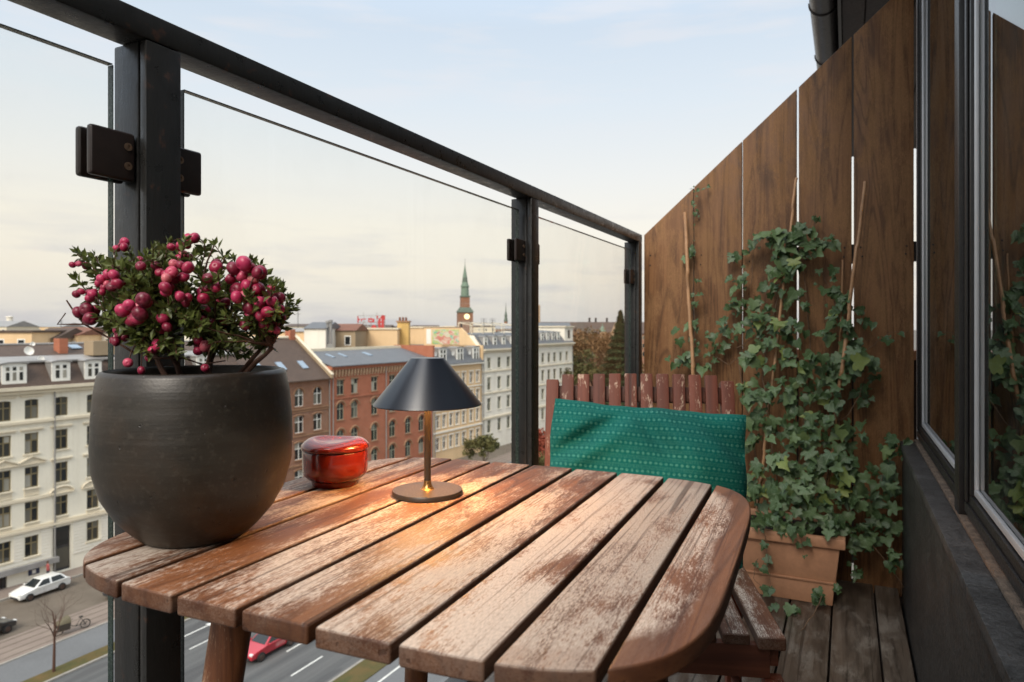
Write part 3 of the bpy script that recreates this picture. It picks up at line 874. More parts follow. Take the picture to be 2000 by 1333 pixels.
for x, y, rx, ry, n, rad, dd in clusters:
    for k in range(n):
        for _try in range(14):
            q = rs.random() ** 0.62 * 0.92 if n > 1 else 0
            a = rs.uniform(0, 2 * math.pi)
            r_b = rad * rs.uniform(0.56, 0.88)
            p = at_d(x + rx * q * math.cos(a), y + ry * q * math.sin(a), PD + dd + rs.uniform(-0.5, 1.0) * rad * 1.6)
            if all((p - o).length > (r_b + ro) * 0.74 for o, ro in placed):
                break
        else:
            continue
        placed.append((p, r_b))
        nn_ = min(nodes, key=lambda q_: (q_ - p).length)
        if (nn_ - p).length < 0.06:
            br.tube([p - SB, p.lerp(nn_, 0.5) - SB + Vector((0, 0, 0.003)), nn_ - SB], [0.0007, 0.0007, 0.0009], 4)
        b = obj('berry', bm_, M['berry'], shrub, p - SB)
        d = Vector((rs.uniform(-1, 1), rs.uniform(-1, 0.2) - 0.3, rs.uniform(-1.0, 0.7)))
        b.rotation_euler = d.to_track_quat('Z', 'Y').to_euler()
        b.scale = (r_b, r_b, r_b * 0.86)

br.build('branches', M['twig'], shrub, smooth=True)

# ------------------------------------------------------------------ terracotta planter
planter = thing('window_box_planter', 'terracotta coloured rectangular planter against the wooden screen', 'planter', (-0.285, 2.82, 0))
def rbox(mb, w0, d0, z0, w1, d1, z1):
    mb.hexa([(-w0, -d0, z0), (w0, -d0, z0), (w0, d0, z0), (-w0, d0, z0)], [(-w1, -d1, z1), (w1, -d1, z1), (w1, d1, z1), (-w1, d1, z1)])
b1 = MB(); rbox(b1, 0.238, 0.118, 0.0, 0.245, 0.124, 0.082)
b1.build('lower_body', M['terracotta'], planter, bevel=0.006)
b2 = MB(); rbox(b2, 0.247, 0.126, 0.0825, 0.262, 0.138, 0.215)
b2.build('upper_body', M['terracotta'], planter, bevel=0.006)
b3 = MB(); rbox(b3, 0.2505, 0.1295, 0.0795, 0.2515, 0.1305, 0.088)
b3.build('moulding', M['terracotta'], planter, bevel=0.003)
b4 = MB()
for x0, x1, y0, y1 in ((-0.28, 0.28, -0.155, -0.128), (-0.28, 0.28, 0.128, 0.155), (-0.28, -0.253, -0.1275, 0.1275), (0.253, 0.28, -0.1275, 0.1275)):
    b4.box(x0, x1, y0, y1, 0.2155, 0.253)
b4.build('rim', M['terracotta'], planter, bevel=0.006)
B(-0.2525, 0.2525, -0.1275, 0.1275, 0.2155, 0.232).build('soil', M['soil'], planter)

# ------------------------------------------------------------------ bamboo canes
def cane(px0, px1, ya, yb, label, r=0.0062):
    a, b = on_y(*px0, ya), on_y(*px1, yb)
    c = thing('bamboo_cane', label, 'cane', b, 0, 'bamboo canes in the planter')
    v = a - b
    L = v.length
    n = max(3, int(L / 0.12))
    mb = MB()
    pts, rd = [], []
    for k in range(n):
        t0 = k / n
        for dt, dr in ((0.0, 1.12), (0.07, 1.0), (0.5, 0.97), (0.93, 1.0)):
            pts.append(v * (t0 + dt / n) + Vector((0.0022 * math.sin(k * 1.7), 0.002 * math.cos(k * 2.3), 0)))
            rd.append(r * dr)
    pts.append(v)
    rd.append(r)
    mb.tube(pts, rd, 9).build('stalk', M['bamboo'], c, smooth=True, angle=60)
    return c
cane((1337, 415), (1356, 780), 2.955, 2.86, 'pale bamboo cane at the left, leaning on the leftmost board', 0.0078)
cane((1556, 348), (1478, 1000), 2.970, 2.80, 'tall bamboo cane in the middle of the ivy', 0.0058)
cane((1690, 355), (1612, 980), 2.930, 2.82, 'thick bamboo cane on the right, tip leaning over the widest board', 0.0072)
cane((1645, 508), (1634, 930), 2.950, 2.84, 'short thin stick rising beside the thick right cane', 0.0033)

# ------------------------------------------------------------------ ivy
ri = random.Random(5)
ivy = thing('climbing_ivy', 'green ivy climbing the wooden screen from the terracotta planter', 'ivy', (-0.28, 2.84, 0.235))
IB = Vector((-0.28, 2.84, 0.235))
def ivy_mesh(v):
    "five-lobed leaf lying in its own XZ plane, stalk end at the origin, tip down"
    if v == 0:
        out = [(0, 0.0), (0.17, 0.10), (0.42, 0.12), (0.50, -0.02), (0.30, -0.16), (0.46, -0.34), (0.42, -0.42), (0.20, -0.44), (0.08, -0.74), (0, -0.92)]
    elif v == 1:
        out = [(0, 0.0), (0.14, 0.10), (0.34, 0.14), (0.46, 0.02), (0.36, -0.14), (0.52, -0.26), (0.40, -0.42), (0.24, -0.50), (0.12, -0.76), (0, -0.86)]
    else:
        out = [(0, 0.0), (0.20, 0.12), (0.38, 0.06), (0.44, -0.12), (0.36, -0.30), (0.40, -0.44), (0.26, -0.54), (0.14, -0.66), (0.05, -0.84), (0, -0.95)]
    mb = MB()
    pts = out + [(-x, z) for x, z in out[-2:0:-1]]
    c = [(0, -0.18), (0, -0.45)]
    n = len(pts)
    lift = lambda x, z: -0.10 * abs(x) + 0.16 * (z + 0.3) ** 2 + 0.05 * math.sin(9 * x + v) 
    vs = [(x, lift(x, z), z) for x, z in pts] + [(x, lift(x, z) - 0.03, z) for x, z in c]
    fs = []
    h = len(out) - 1
    for i in range(n):
        j = (i + 1) % n
        k = i if i <= h else n - i
        kk = j if j <= h else n - j
        ctr = n if (k + kk) / 2 < 5.5 else n + 1
        fs.append((i, j, ctr))
    fs += [(5, n + 1, n), (n - 5, n, n + 1)]
    mb.add(vs, fs)
    mb.uv = [(x + 0.5, 0.12 - z * 1.0) for x, _, z in vs]
    return mb.mesh('leaf', smooth=True, angle=80)
ivy_me = [ivy_mesh(k) for k in range(3)]
blobs = [  # x, y, rx, ry, count, size, depth
    (1352, 655, 38, 30, 10, 0.052, 2.93), (1342, 702, 44, 22, 12, 0.052, 2.92), (1352, 490, 22, 14, 4, 0.045, 2.95), (1358, 425, 8, 50, 5, 0.026, 2.965), (1368, 372, 22, 12, 5, 0.024, 2.96), (1356, 570, 12, 45, 6, 0.036, 2.95), (1395, 690, 20, 26, 6, 0.05, 2.93),
    (1420, 650, 30, 30, 8, 0.05, 2.94), (1440, 600, 26, 20, 5, 0.05, 2.94), (1450, 545, 22, 28, 7, 0.058, 2.94), (1440, 498, 16, 8, 3, 0.05, 2.95), (1472, 480, 12, 10, 2, 0.045, 2.94), (1495, 460, 24, 20, 7, 0.058, 2.93), (1530, 480, 34, 36, 14, 0.066, 2.91), (1570, 470, 38, 36, 15, 0.066, 2.91), (1605, 480, 24, 22, 6, 0.056, 2.92), (1590, 425, 10, 10, 2, 0.055, 2.94), (1545, 515, 26, 16, 5, 0.058, 2.90), (1503, 520, 12, 10, 1, 0.06, 2.92),
    (1510, 555, 26, 30, 7, 0.060, 2.90), (1560, 590, 34, 36, 9, 0.060, 2.89), (1495, 610, 34, 30, 10, 0.060, 2.89), (1520, 640, 40, 26, 10, 0.062, 2.87), (1470, 640, 30, 20, 7, 0.056, 2.90), (1555, 655, 34, 26, 8, 0.060, 2.87),
    (1615, 545, 26, 30, 6, 0.046, 2.92), (1630, 590, 30, 26, 9, 0.054, 2.91), (1635, 640, 34, 26, 10, 0.06, 2.89), (1690, 620, 18, 26, 5, 0.046, 2.94), (1735, 655, 26, 14, 5, 0.042, 2.95), (1680, 690, 40, 26, 12, 0.064, 2.88),
    (1500, 700, 50, 34, 17, 0.060, 2.85), (1570, 710, 46, 34, 16, 0.062, 2.84), (1640, 720, 44, 26, 14, 0.06, 2.86), (1700, 720, 24, 22, 6, 0.05, 2.92),
    (1480, 770, 40, 34, 14, 0.062, 2.82), (1540, 770, 46, 34, 18, 0.062, 2.80), (1610, 770, 46, 30, 14, 0.058, 2.83), (1685, 765, 22, 26, 5, 0.044, 2.93),
    (1480, 840, 34, 40, 13, 0.060, 2.80), (1540, 840, 44, 34, 17, 0.062, 2.78), (1600, 840, 44, 34, 15, 0.062, 2.79), (1660, 850, 34, 34, 12, 0.060, 2.83),
    (1500, 910, 40, 34, 15, 0.062, 2.76), (1560, 910, 46, 34, 19, 0.064, 2.74), (1625, 910, 44, 34, 15, 0.064, 2.76), (1480, 965, 40, 30, 13, 0.060, 2.74), (1545, 975, 50, 34, 20, 0.062, 2.70), (1610, 980, 44, 34, 16, 0.062, 2.72), (1665, 960, 36, 44, 15, 0.062, 2.78), (1500, 1020, 40, 20, 10, 0.056, 2.68), (1560, 1030, 40, 18, 10, 0.058, 2.67), (1615, 1020, 36, 20, 9, 0.056, 2.69),
    (1720, 950, 34, 60, 18, 0.060, 2.86), (1745, 880, 22, 34, 9, 0.055, 2.86), (1750, 860, 28, 10, 5, 0.046, 2.84), (1720, 1040, 34, 40, 12, 0.056, 2.84), (1680, 1040, 24, 24, 7, 0.056, 2.80), (1745, 1090, 18, 40, 6, 0.045, 2.82), (1665, 1100, 20, 26, 4, 0.048, 2.76),
    (1493, 1060, 8, 14, 2, 0.036, 2.648), (1500, 1090, 6, 6, 1, 0.042, 2.648), (1568, 1062, 9, 7, 2, 0.046, 2.648), (1572, 1082, 5, 5, 1, 0.03, 2.65), (1480, 1105, 8, 12, 2, 0.045, 2.63), (1500, 1150, 16, 10, 5, 0.042, 2.62), (1592, 1160, 16, 14, 6, 0.046, 2.62), (1545, 1195, 16, 14, 5, 0.042, 2.58), (1630, 1145, 10, 8, 2, 0.044, 2.64), (1520, 1185, 20, 8, 3, 0.034, 2.57)]
leaves = []
for x, y, rx, ry, n, size, dep in blobs:
    for k in range(int(n * 1.5 + 0.5)):
        q = ri.random() ** 0.6
        a = ri.uniform(0, 2 * math.pi)
        dy = dep + ri.uniform(-0.05, 0.05) * (1 if dep < 2.9 else 0.4)
        p = on_y(x + rx * q * math.cos(a), y + ry * q * math.sin(a), min(dy, 2.985))
        s = size * ri.choice((0.42, 0.6, 0.75, 0.9, 1.0, 1.12, 1.3)) * ri.uniform(0.88, 1.12) * 0.80
        leaves.append((s, p))
vines = MB()
def vine(px, r0=0.0022):
    pts = [on_y(x, y, d) - IB for x, y, d in px]
    out = []
    for a, b in zip(pts, pts[1:]):
        for k in range(5):
            out.append(a.lerp(b, k / 5) + Vector((ri.uniform(-1, 1), ri.uniform(-1, 0.2), ri.uniform(-1, 1))) * 0.003)
    out.append(pts[-1])
    vines.tube(out, [r0 * (1 - 0.6 * k / len(out)) for k in range(len(out))], 6)
vine([(1530, 1030, 2.76), (1505, 850, 2.84), (1490, 740, 2.9), (1500, 640, 2.93), (1530, 560, 2.95), (1555, 480, 2.95), (1590, 425, 2.96)], 0.003)
vine([(1545, 1030, 2.76), (1585, 700, 2.9), (1577, 620, 2.93), (1572, 540, 2.95), (1560, 500, 2.95)], 0.0026)
vine([(1600, 1020, 2.78), (1640, 800, 2.88), (1650, 720, 2.92), (1630, 590, 2.96), (1602, 522, 2.97)], 0.0026)
vine([(1500, 1020, 2.78), (1470, 860, 2.85), (1440, 700, 2.93), (1424, 713, 2.95), (1395, 695, 2.95), (1370, 700, 2.95), (1345, 715, 2.93)], 0.0022)
vine([(1440, 680, 2.93), (1480, 655, 2.92), (1525, 640, 2.89)], 0.002)
vine([(1395, 665, 2.97), (1430, 610, 2.975), (1468, 555, 2.97), (1472, 490, 2.97), (1490, 470, 2.96)], 0.002)
vine([(1352, 720, 2.94), (1352, 600, 2.965), (1356, 480, 2.975), (1355, 400, 2.98), (1362, 365, 2.98)], 0.0018)
vine([(1640, 720, 2.92), (1700, 680, 2.96), (1735, 650, 2.975), (1775, 648, 2.98)], 0.0016)
vine([(1600, 840, 2.82), (1655, 815, 2.86), (1680, 770, 2.9), (1690, 740, 2.92)], 0.002)
vine([(1660, 1000, 2.78), (1720, 940, 2.86), (1750, 870, 2.86)], 0.002)
vine([(1700, 1060, 2.80), (1740, 1110, 2.8), (1772, 1155, 2.79)], 0.002)
vine([(1493, 1040, 2.645), (1500, 1090, 2.642), (1506, 1140, 2.635), (1490, 1165, 2.62)], 0.0011)
vine([(1560, 1040, 2.645), (1570, 1080, 2.642)], 0.0011)
vine([(1606, 1165, 2.62), (1590, 1200, 2.52), (1555, 1243, 2.42)], 0.0022)
vine([(1480, 1090, 2.64), (1470, 1130, 2.62), (1500, 1160, 2.62)], 0.0012)
vines.build('stems', M['vine'], ivy, smooth=True)
leaves.sort(key=lambda t: -t[0] / t[1].y)
rest = MB()
rest.uv = []
for i, (s, p) in enumerate(leaves):
    # leaves face outwards and a little up, tip hanging, every which way
    rx_, ry_, rz_ = ri.gauss(-0.42, 0.30), ri.gauss(0, 0.75), ri.gauss(-0.15, 0.45)
    mt = Matrix.Translation(p - IB) @ Matrix.Rotation(rz_, 4, 'Z') @ Matrix.Rotation(rx_, 4, 'X') @ Matrix.Rotation(ry_, 4, 'Y')
    me = ivy_me[i % 3]
    sc = (s * ri.uniform(0.88, 1.08), s * ri.uniform(0.5, 2.2), s)
    if i < 300:
        o = obj('leaf', me, M['ivy_leaf'], ivy)
        o.matrix_local = mt @ Matrix.Diagonal((*sc, 1))
    else:
        mm = mt @ Matrix.Diagonal((*sc, 1))
        rest.add([mm @ v.co for v in me.vertices], [tuple(f.vertices) for f in me.polygons])
        uvd = {}
        for l in me.loops:
            uvd[l.vertex_index] = tuple(me.uv_layers[0].data[l.index].uv)
        rest.uv += [uvd[k] for k in range(len(me.vertices))]
if rest.v:
    ro = rest.build('leaves', M['ivy_leaf'], ivy, fix=False, smooth=True, angle=80)
    ro['kind'] = 'stuff'
print('ivy leaves', len(leaves))

# ------------------------------------------------------------------ chair
CH = thing('garden_chair', 'red-brown slatted wooden garden chair tucked under the table', 'chair', (-0.383, 1.426, 0), R(18.6))
lean = math.atan2(0.12, 0.43)
for i in range(10):
    x = -0.182 + i * 0.0405
    me = B(-0.0155, 0.0155, -0.008, 0.008, 0.0, 0.452 + 0.004 * math.sin(i * 0.33)).mesh('back_slat', bevel=0.003)
    o = obj('back_slat', me, M['chair_wood'], CH, (x, 0.206, 0.44), (-lean, 0, 0))
for sx in (-1, 1):
    obj('back_post', B(-0.0165, 0.0165, -0.0175, 0.0175, 0.0, 0.446).mesh('back_post', bevel=0.004), M['chair_wood'], CH, (sx * 0.2225, 0.216, 0.43), (-lean, 0, 0))
for zz in (0.06, 0.385):
    dy = zz * math.tan(lean)
    obj('back_rail', B(-0.2225, 0.2225, -0.008, 0.010, -0.02, 0.02).mesh('back_rail', bevel=0.002), M['chair_dark'], CH, (0, 0.2255 + dy, 0.44 + zz), (-lean, 0, 0))
sx0 = -0.226
for i in range(8):
    w = 0.0475
    x0 = -0.228 + i * 0.0583
    B(x0, x0 + w, -0.215 + (0.004 if 0 < i < 7 else -0.012), 0.195, 0.432, 0.452 + (0.004 if i in (0, 7) else 0)).build('seat_slat', M['seat_wood'], CH, bevel=0.005, seg=3)
B(-0.205, 0.205, -0.205, -0.185, 0.372, 0.4315).build('front_apron', M['chair_dark'], CH, bevel=0.003)
B(-0.205, 0.205, 0.165, 0.185, 0.372, 0.4315).build('rear_apron', M['chair_dark'], CH, bevel=0.003)
for sx in (-1, 1):
    B(sx * 0.215 - 0.0095, sx * 0.215 + 0.0095, -0.184, 0.164, 0.385, 0.4315).build('side_apron', M['chair_dark'], CH, bevel=0.003)
    for y in (-0.195, 0.185):
        B(sx * 0.212 - 0.017, sx * 0.212 + 0.017, y - 0.017, y + 0.017, 0.0, 0.371 if y < 0 else 0.384).build('leg', M['chair_wood'], CH, bevel=0.003)
    B(sx * 0.212 - 0.009, sx * 0.212 + 0.009, -0.177, 0.167, 0.16, 0.19).build('stretcher', M['chair_dark'], CH, bevel=0.002)
B(-0.1945, 0.1945, -0.205, -0.187, 0.285, 0.322).build('front_stretcher', M['chair_dark'], CH, bevel=0.002)

# ------------------------------------------------------------------ cushion
cu = MB()
cu.uv = []
NU, NV = 56, 46
Wd, Ht = 0.455, 0.368
def cushion_pt(i, j, side):
    u, v = -1 + 2 * i / NU, -1 + 2 * j / NV
    e = (1 - abs(u) ** 2.6) * (1 - abs(v) ** 2.6)
    e = max(0, e) ** 0.62
    # edges pull in between the pointed corners
    x = u * Wd / 2 * (1 + 0.012 * (1 - v * v) * abs(u) ** 3)
    z = v * Ht / 2 * (1 - 0.022 * (1 - u * u) * abs(v) ** 3)
    z += (0.0022 * math.sin(u * 6.0 + 0.6) + 0.0010 * math.sin(u * 17.0)) * abs(v) ** 4 * (1 - u * u)
    x += 0.004 * math.sin(v * 6.0 + 1.0) * abs(u) ** 4 * (1 - v * v)
    t = 0.092 * e * (1.10 - 0.30 * v)
    k = max(0, e) ** 0.3
    # creases: a fold from the upper left corner, a sag right of the middle, a pinch at the right corner
    f1 = (u + 0.80) * 0.75 - (v - 0.40) * 0.9
    w1 = math.exp(-((u + 0.68) / 0.36) ** 2) * k
    cr = (-0.040 * math.exp(-(f1 / 0.10) ** 2) + 0.022 * math.exp(-((f1 - 0.24) / 0.12) ** 2)) * w1
    f2 = (u - 0.10) + (v - 0.55) * 0.6
    w2 = math.exp(-((v - 0.66) / 0.40) ** 2)
    cr += (-0.024 * math.exp(-(f2 / 0.11) ** 2) + 0.014 * math.exp(-((f2 - 0.24) / 0.13) ** 2)) * w2 * k
    f3 = (u - 0.86) * 0.8 + (v - 0.55) * 0.9
    cr -= 0.034 * math.exp(-(f3 / 0.12) ** 2) * math.exp(-((u - 0.8) / 0.32) ** 2) * k
    cr += 0.016 * noise.noise((u * 1.9, v * 1.6, 1.7)) * e
    return (x, -side * (t + (cr if side > 0 else 0)), z)
def sheet(side):
    o = len(cu.v)
    for j in range(NV + 1):
        for i in range(NU + 1):
            cu.v.append(cushion_pt(i, j, side))
            cu.uv.append((Wd * i / NU, Ht * j / NV))
    for j in range(NV):
        for i in range(NU):
            a = o + j * (NU + 1) + i
            q = (a, a + 1, a + NU + 2, a + NU + 1)
            cu.f.append(q if side > 0 else q[::-1])
sheet(1)
sheet(-1)
cus = tag(cu.build('cushion', M['teal_weave'], fix=False, smooth=True, angle=80), 'teal green patterned cushion leaning on the chair back', 'cushion')
mt = Matrix.Translation(CH.location) @ Matrix.Rotation(R(18.6), 4, 'Z')
cus.matrix_world = mt @ Matrix.Translation((0.006, 0.166, 0.630)) @ Matrix.Rotation(R(4.2), 4, 'Y') @ Matrix.Rotation(-R(13), 4, 'X')
# ------------------------------------------------------------------ the city across the street
GZ = -22.0
DEL = R(4.0)
FP0 = Vector((-66.0, 38.0, GZ))
FDIR = Vector((math.sin(DEL), math.cos(DEL), 0))
FNRM = Vector((math.cos(DEL), -math.sin(DEL), 0))
def brickmat(name, a, b, mortar=(0.34, 0.28, 0.23)):
    m = Mat(name)
    v = m.coord('Object')
    sp = m.n('ShaderNodeSeparateXYZ', {0: v})
    cv = m.n('ShaderNodeCombineXYZ', {0: m.math('ADD', sp.outputs[1], sp.outputs[0]), 1: sp.outputs[2]}).outputs[0]
    bt = m.n('ShaderNodeTexBrick', {'Vector': cv, 'Color1': (*a, 1), 'Color2': (*b, 1), 'Mortar': (*mortar, 1), 'Scale': 1.0, 'Mortar Size': 0.008, 'Brick Width': 0.24, 'Row Height': 0.075})
    n1 = m.noise(v, 0.7, 5, 0.6)
    c = m.mix(m.rng(n1, 0.3, 0.75, 0, 0.5), bt.outputs[0], tuple(k * 0.62 for k in a))
    m.set(col=c, rough=0.85, spec=0.2)
    return m.m
def tilemat(name, a, b, pitch=0.3, rough=0.7, along=1):
    m = Mat(name)
    v = m.coord('Object')
    sp = m.n('ShaderNodeSeparateXYZ', {0: v})
    bt = m.n('ShaderNodeTexBrick', {'Vector': m.n('ShaderNodeCombineXYZ', {0: sp.outputs[1], 1: m.math('SUBTRACT', m.math('MULTIPLY', sp.outputs[2], 1.2), sp.outputs[0])}).outputs[0],
               'Color1': (*a, 1), 'Color2': (*b, 1), 'Mortar': (*[k * 0.5 for k in a], 1), 'Scale': 1.0, 'Mortar Size': 0.02, 'Brick Width': pitch, 'Row Height': pitch})
    c = m.mix(m.rng(m.noise(v, 0.6, 5, 0.6), 0.3, 0.75, 0, 0.5), bt.outputs[0], tuple(k * 0.6 for k in b))
    m.set(col=c, rough=rough, spec=0.35)
    return m.m
def plaster(name, col, drift=0.1):
    "rendered wall: uneven coats, rain streaks, patches"
    m = Mat(name)
    v = m.coord('Object', shift=m.rnd3(3.0))
    big = m.noise(v, 0.25, 5, 0.6)
    st_ = m.noise(m.coord('Object', (1.7, 1.7, 0.10), m.rnd3(3.0)), 1.0, 5, 0.65)
    fine_ = m.noise(v, 5.0, 4, 0.6)
    k = m.math('ADD', m.rng(big, 0.3, 0.7, 1 - drift, 1 + drift * 0.5), m.rng(fine_, 0.3, 0.7, -drift * 0.3, drift * 0.3))
    c = m.n('ShaderNodeVectorMath', {0: col, 'Scale': k}, operation='SCALE').outputs[0]
    c = m.mix(m.rng(st_, 0.52, 0.74, 0, 0.34), c, tuple(q * w for q, w in zip(col, (0.66, 0.62, 0.55))))
    m.set(col=c, rough=0.85, spec=0.2)
    return m.m
M['cream_wall'] = plaster('cream_wall', (0.82, 0.77, 0.645))
M['cream_trim'] = flat('cream_trim', (0.70, 0.62, 0.475), 0.85, 0.06, 0.6, spec=0.2)
M['white_wall'] = plaster('white_wall', (0.80, 0.755, 0.66))
M['yellow_wall'] = plaster('yellow_wall', (0.66, 0.47, 0.27))
M['peach_wall'] = plaster('peach_wall', (0.72, 0.51, 0.30))
M['tan_wall'] = plaster('tan_wall', (0.34, 0.26, 0.17))
M['ochre_wall'] = plaster('ochre_wall', (0.58, 0.38, 0.14))
M['white_paint'] = flat('white_paint', (0.78, 0.76, 0.70), 0.6, 0.05, 1.0, spec=0.3)
M['olive_paint'] = flat('olive_paint', (0.20, 0.16, 0.085), 0.6, 0.1, 1.0, spec=0.3)
M['sage_paint'] = flat('sage_paint', (0.36, 0.36, 0.27), 0.6, 0.1, 1.0, spec=0.3)
M['brick_brown'] = brickmat('brick_brown', (0.30, 0.13, 0.07), (0.22, 0.095, 0.055))
M['brick_red'] = brickmat('brick_red', (0.46, 0.155, 0.085), (0.36, 0.115, 0.065), (0.40, 0.22, 0.15))
M['brick_trim'] = flat('brick_trim', (0.30, 0.17, 0.10), 0.85, 0.15, 2, spec=0.2)
M['sand_trim'] = flat('sand_trim', (0.44, 0.30, 0.19), 0.85, 0.12, 2, spec=0.2)
M['roof_brown'] = tilemat('roof_brown', (0.115, 0.078, 0.058), (0.092, 0.062, 0.048))
M['roof_slate'] = tilemat('roof_slate', (0.125, 0.13, 0.14), (0.155, 0.16, 0.17), 0.4, 0.5)
M['roof_zinc'] = flat('roof_zinc', (0.26, 0.25, 0.24), 0.5, 0.12, 0.8)
M['roof_red'] = tilemat('roof_red', (0.24, 0.10, 0.06), (0.19, 0.08, 0.05))
M['copper'] = flat('copper', (0.15, 0.21, 0.155), 0.7, 0.2, 1.2)
M['copper_dark'] = flat('copper_dark', (0.095, 0.125, 0.095), 0.7, 0.2, 1.2)
M['dark_metal'] = flat('dark_metal', (0.03, 0.03, 0.032), 0.5, 0.2, 3)
m = Mat('town_pane')
rr = m.rnd()
m.set(col=m.ramp(rr, [(0.0, (0.012, 0.014, 0.016)), (0.40, (0.03, 0.032, 0.03)), (0.66, (0.075, 0.07, 0.055)), (0.84, (0.20, 0.19, 0.155)), (1.0, (0.42, 0.40, 0.34))]), rough=0.06, spec=0.5)
M['town_pane'] = m.m
m = Mat('sky_pane')
m.set(col=(0.25, 0.32, 0.40, 1), rough=0.08, spec=0.6)
M['sky_pane'] = m.m

class Bld:
    "a house on the street line: local x = out of the front, y = along the street, z = above the ground"
    def __init__(self, name, label, s0, s1, set_back=0.0, cat='building', group=None):
        p = FP0 + FDIR * s0 - FNRM * set_back
        self.o = thing(name, label, cat, p, -DEL, group)
        self.s0, self.L = s0, s1 - s0
        self.open = []
    def part(self, mb, name, mat, parent=None, **kw):
        return mb.build(name, mat, parent or self.o, **kw)

def arch_pts(w, h, rise, n=10):
    "upper outline of an opening, from left spring to right spring"
    r = (w * w / 4 + rise * rise) / (2 * rise)
    cz = h - r
    a0 = math.asin(min(1, (w / 2) / r))
    return [(r * math.sin(-a0 + 2 * a0 * k / n), cz + r * math.cos(-a0 + 2 * a0 * k / n)) for k in range(n + 1)]

def wall_mesh(L, z0, z1, opens, thick=0.30, mb=None, y0=0.0):
    "front wall with real openings; opens: (yc, zb, w, h, rise)"
    mb = mb or MB()
    ys = sorted({y0, L} | {y for o in opens for y in (o[0] - o[2] / 2, o[0] + o[2] / 2)})
    zs = sorted({z0, z1} | {z for o in opens for z in (o[1], o[1] + o[3])})
    ys = [y for y in ys if y0 <= y <= L]
    zs = [z for z in zs if z0 <= z <= z1]
    grid = {}
    for i, (ya, yb) in enumerate(zip(ys, ys[1:])):
        j = 0
        while j < len(zs) - 1:
            yc = (ya + yb) / 2
            def hole(jj):
                zc = (zs[jj] + zs[jj + 1]) / 2
                return any(abs(yc - o[0]) < o[2] / 2 and o[1] < zc < o[1] + o[3] for o in opens)
            if hole(j):
                j += 1
                continue
            k = j
            while k + 1 < len(zs) - 1 and not hole(k + 1):
                k += 1
            za, zb = zs[j], zs[k + 1]
            mb.add([(0, ya, za), (0, yb, za), (0, yb, zb), (0, ya, zb)], [(0, 1, 2, 3)])
            j = k + 1
    for yc, zb, w, h, rise in opens:
        a, b, t = yc - w / 2, yc + w / 2, zb + h
        x = -thick
        mb.add([(0, a, zb), (x, a, zb), (x, a, t), (0, a, t)], [(0, 1, 2, 3)])
        mb.add([(0, b, zb), (0, b, t), (x, b, t), (x, b, zb)], [(0, 1, 2, 3)])
        mb.add([(0, a, zb), (0, b, zb), (x, b, zb), (x, a, zb)], [(0, 1, 2, 3)])
        mb.add([(0, a, t), (x, a, t), (x, b, t), (0, b, t)], [(0, 1, 2, 3)])
        if rise:
            pts = arch_pts(w, h, rise)
            n = len(pts)
            m_ = n // 2
            left = [(pts[k][0] + yc, pts[k][1] + zb) for k in range(m_ + 1)]
            right = [(pts[k][0] + yc, pts[k][1] + zb) for k in range(m_, n)]
            for poly in ([(a, t)] + left[:: 1], [(b, t)] + right[::-1]):
                base = len(mb.v)
                for (yy, zz) in poly:
                    mb.v.append((0.0, yy, zz))
                for (yy, zz) in poly:
                    mb.v.append((-thick * 0.6, yy, zz))
                q = len(poly)
                for k in range(1, q - 1):
                    mb.f.append((base, base + k, base + k + 1))
                    mb.f.append((base + k, base + k + 1, base + q + k + 1, base + q + k))
    return mb

WCACHE = {}
def win_meshes(w, h, style):
    key = (round(w, 2), round(h, 2), style)
    if key in WCACHE:
        return WCACHE[key]
    t = 0.085 if style != 'dormer' else 0.14
    mul = 0.10 if style != 'dormer' else 0.13
    tr = h * 0.64
    f = MB()
    f.box(-0.05, 0, -w / 2, w / 2, 0, t).box(-0.05, 0, -w / 2, w / 2, h - t, h)
    f.box(-0.05, 0, -w / 2, -w / 2 + t, t, h - t).box(-0.05, 0, w / 2 - t, w / 2, t, h - t)
    f.box(-0.045, 0.012, -mul / 2, mul / 2, t, h - t)
    f.box(-0.045, 0.016, -w / 2 + t, w / 2 - t, tr - mul / 2, tr + mul / 2)
    fm = f.mesh('window')
    a, b = -w / 2 + t, -mul / 2
    lo = B(-0.04, -0.03, a, b, t, tr - mul / 2).mesh('pane')
    hi = B(-0.04, -0.03, a, b, tr + mul / 2, h - t).mesh('pane')
    sill = B(-0.15, 0.12, -w / 2 - 0.12, w / 2 + 0.12, -0.12, -0.005).mesh('sill')
    WCACHE[key] = (fm, lo, hi, sill, (b - a) + mul)
    return WCACHE[key]

def add_window(bld, yc, zb, w, h, rise=0.0, frame='white_paint', trim=None, style='cas', panes=True, x=0.0, hole=True, sill=True):
    if hole:
        bld.open.append((yc, zb, w, h, rise))
    fm, lo, hi, si, step = win_meshes(w, h, style)
    if not fm.materials:
        fm.materials.append(M[frame])
    f = obj('window', fm, None, bld.o, (x - 0.13, yc, zb))
    if f.data.materials[0] is not M[frame]:
        f.material_slots[0].link = 'OBJECT'
        f.material_slots[0].material = M[frame]
    for dy in (0, step):
        obj('pane', lo, M['town_pane'], f, (0, dy, 0))
        obj('pane', hi, M['town_pane'], f, (0, dy, 0))
    if trim and sill:
        so = obj('sill', si, M[trim], f, (0.13, 0, 0))
        if so.data.materials[0] is not M[trim]:
            so.material_slots[0].link = 'OBJECT'
            so.material_slots[0].material = M[trim]
    return f

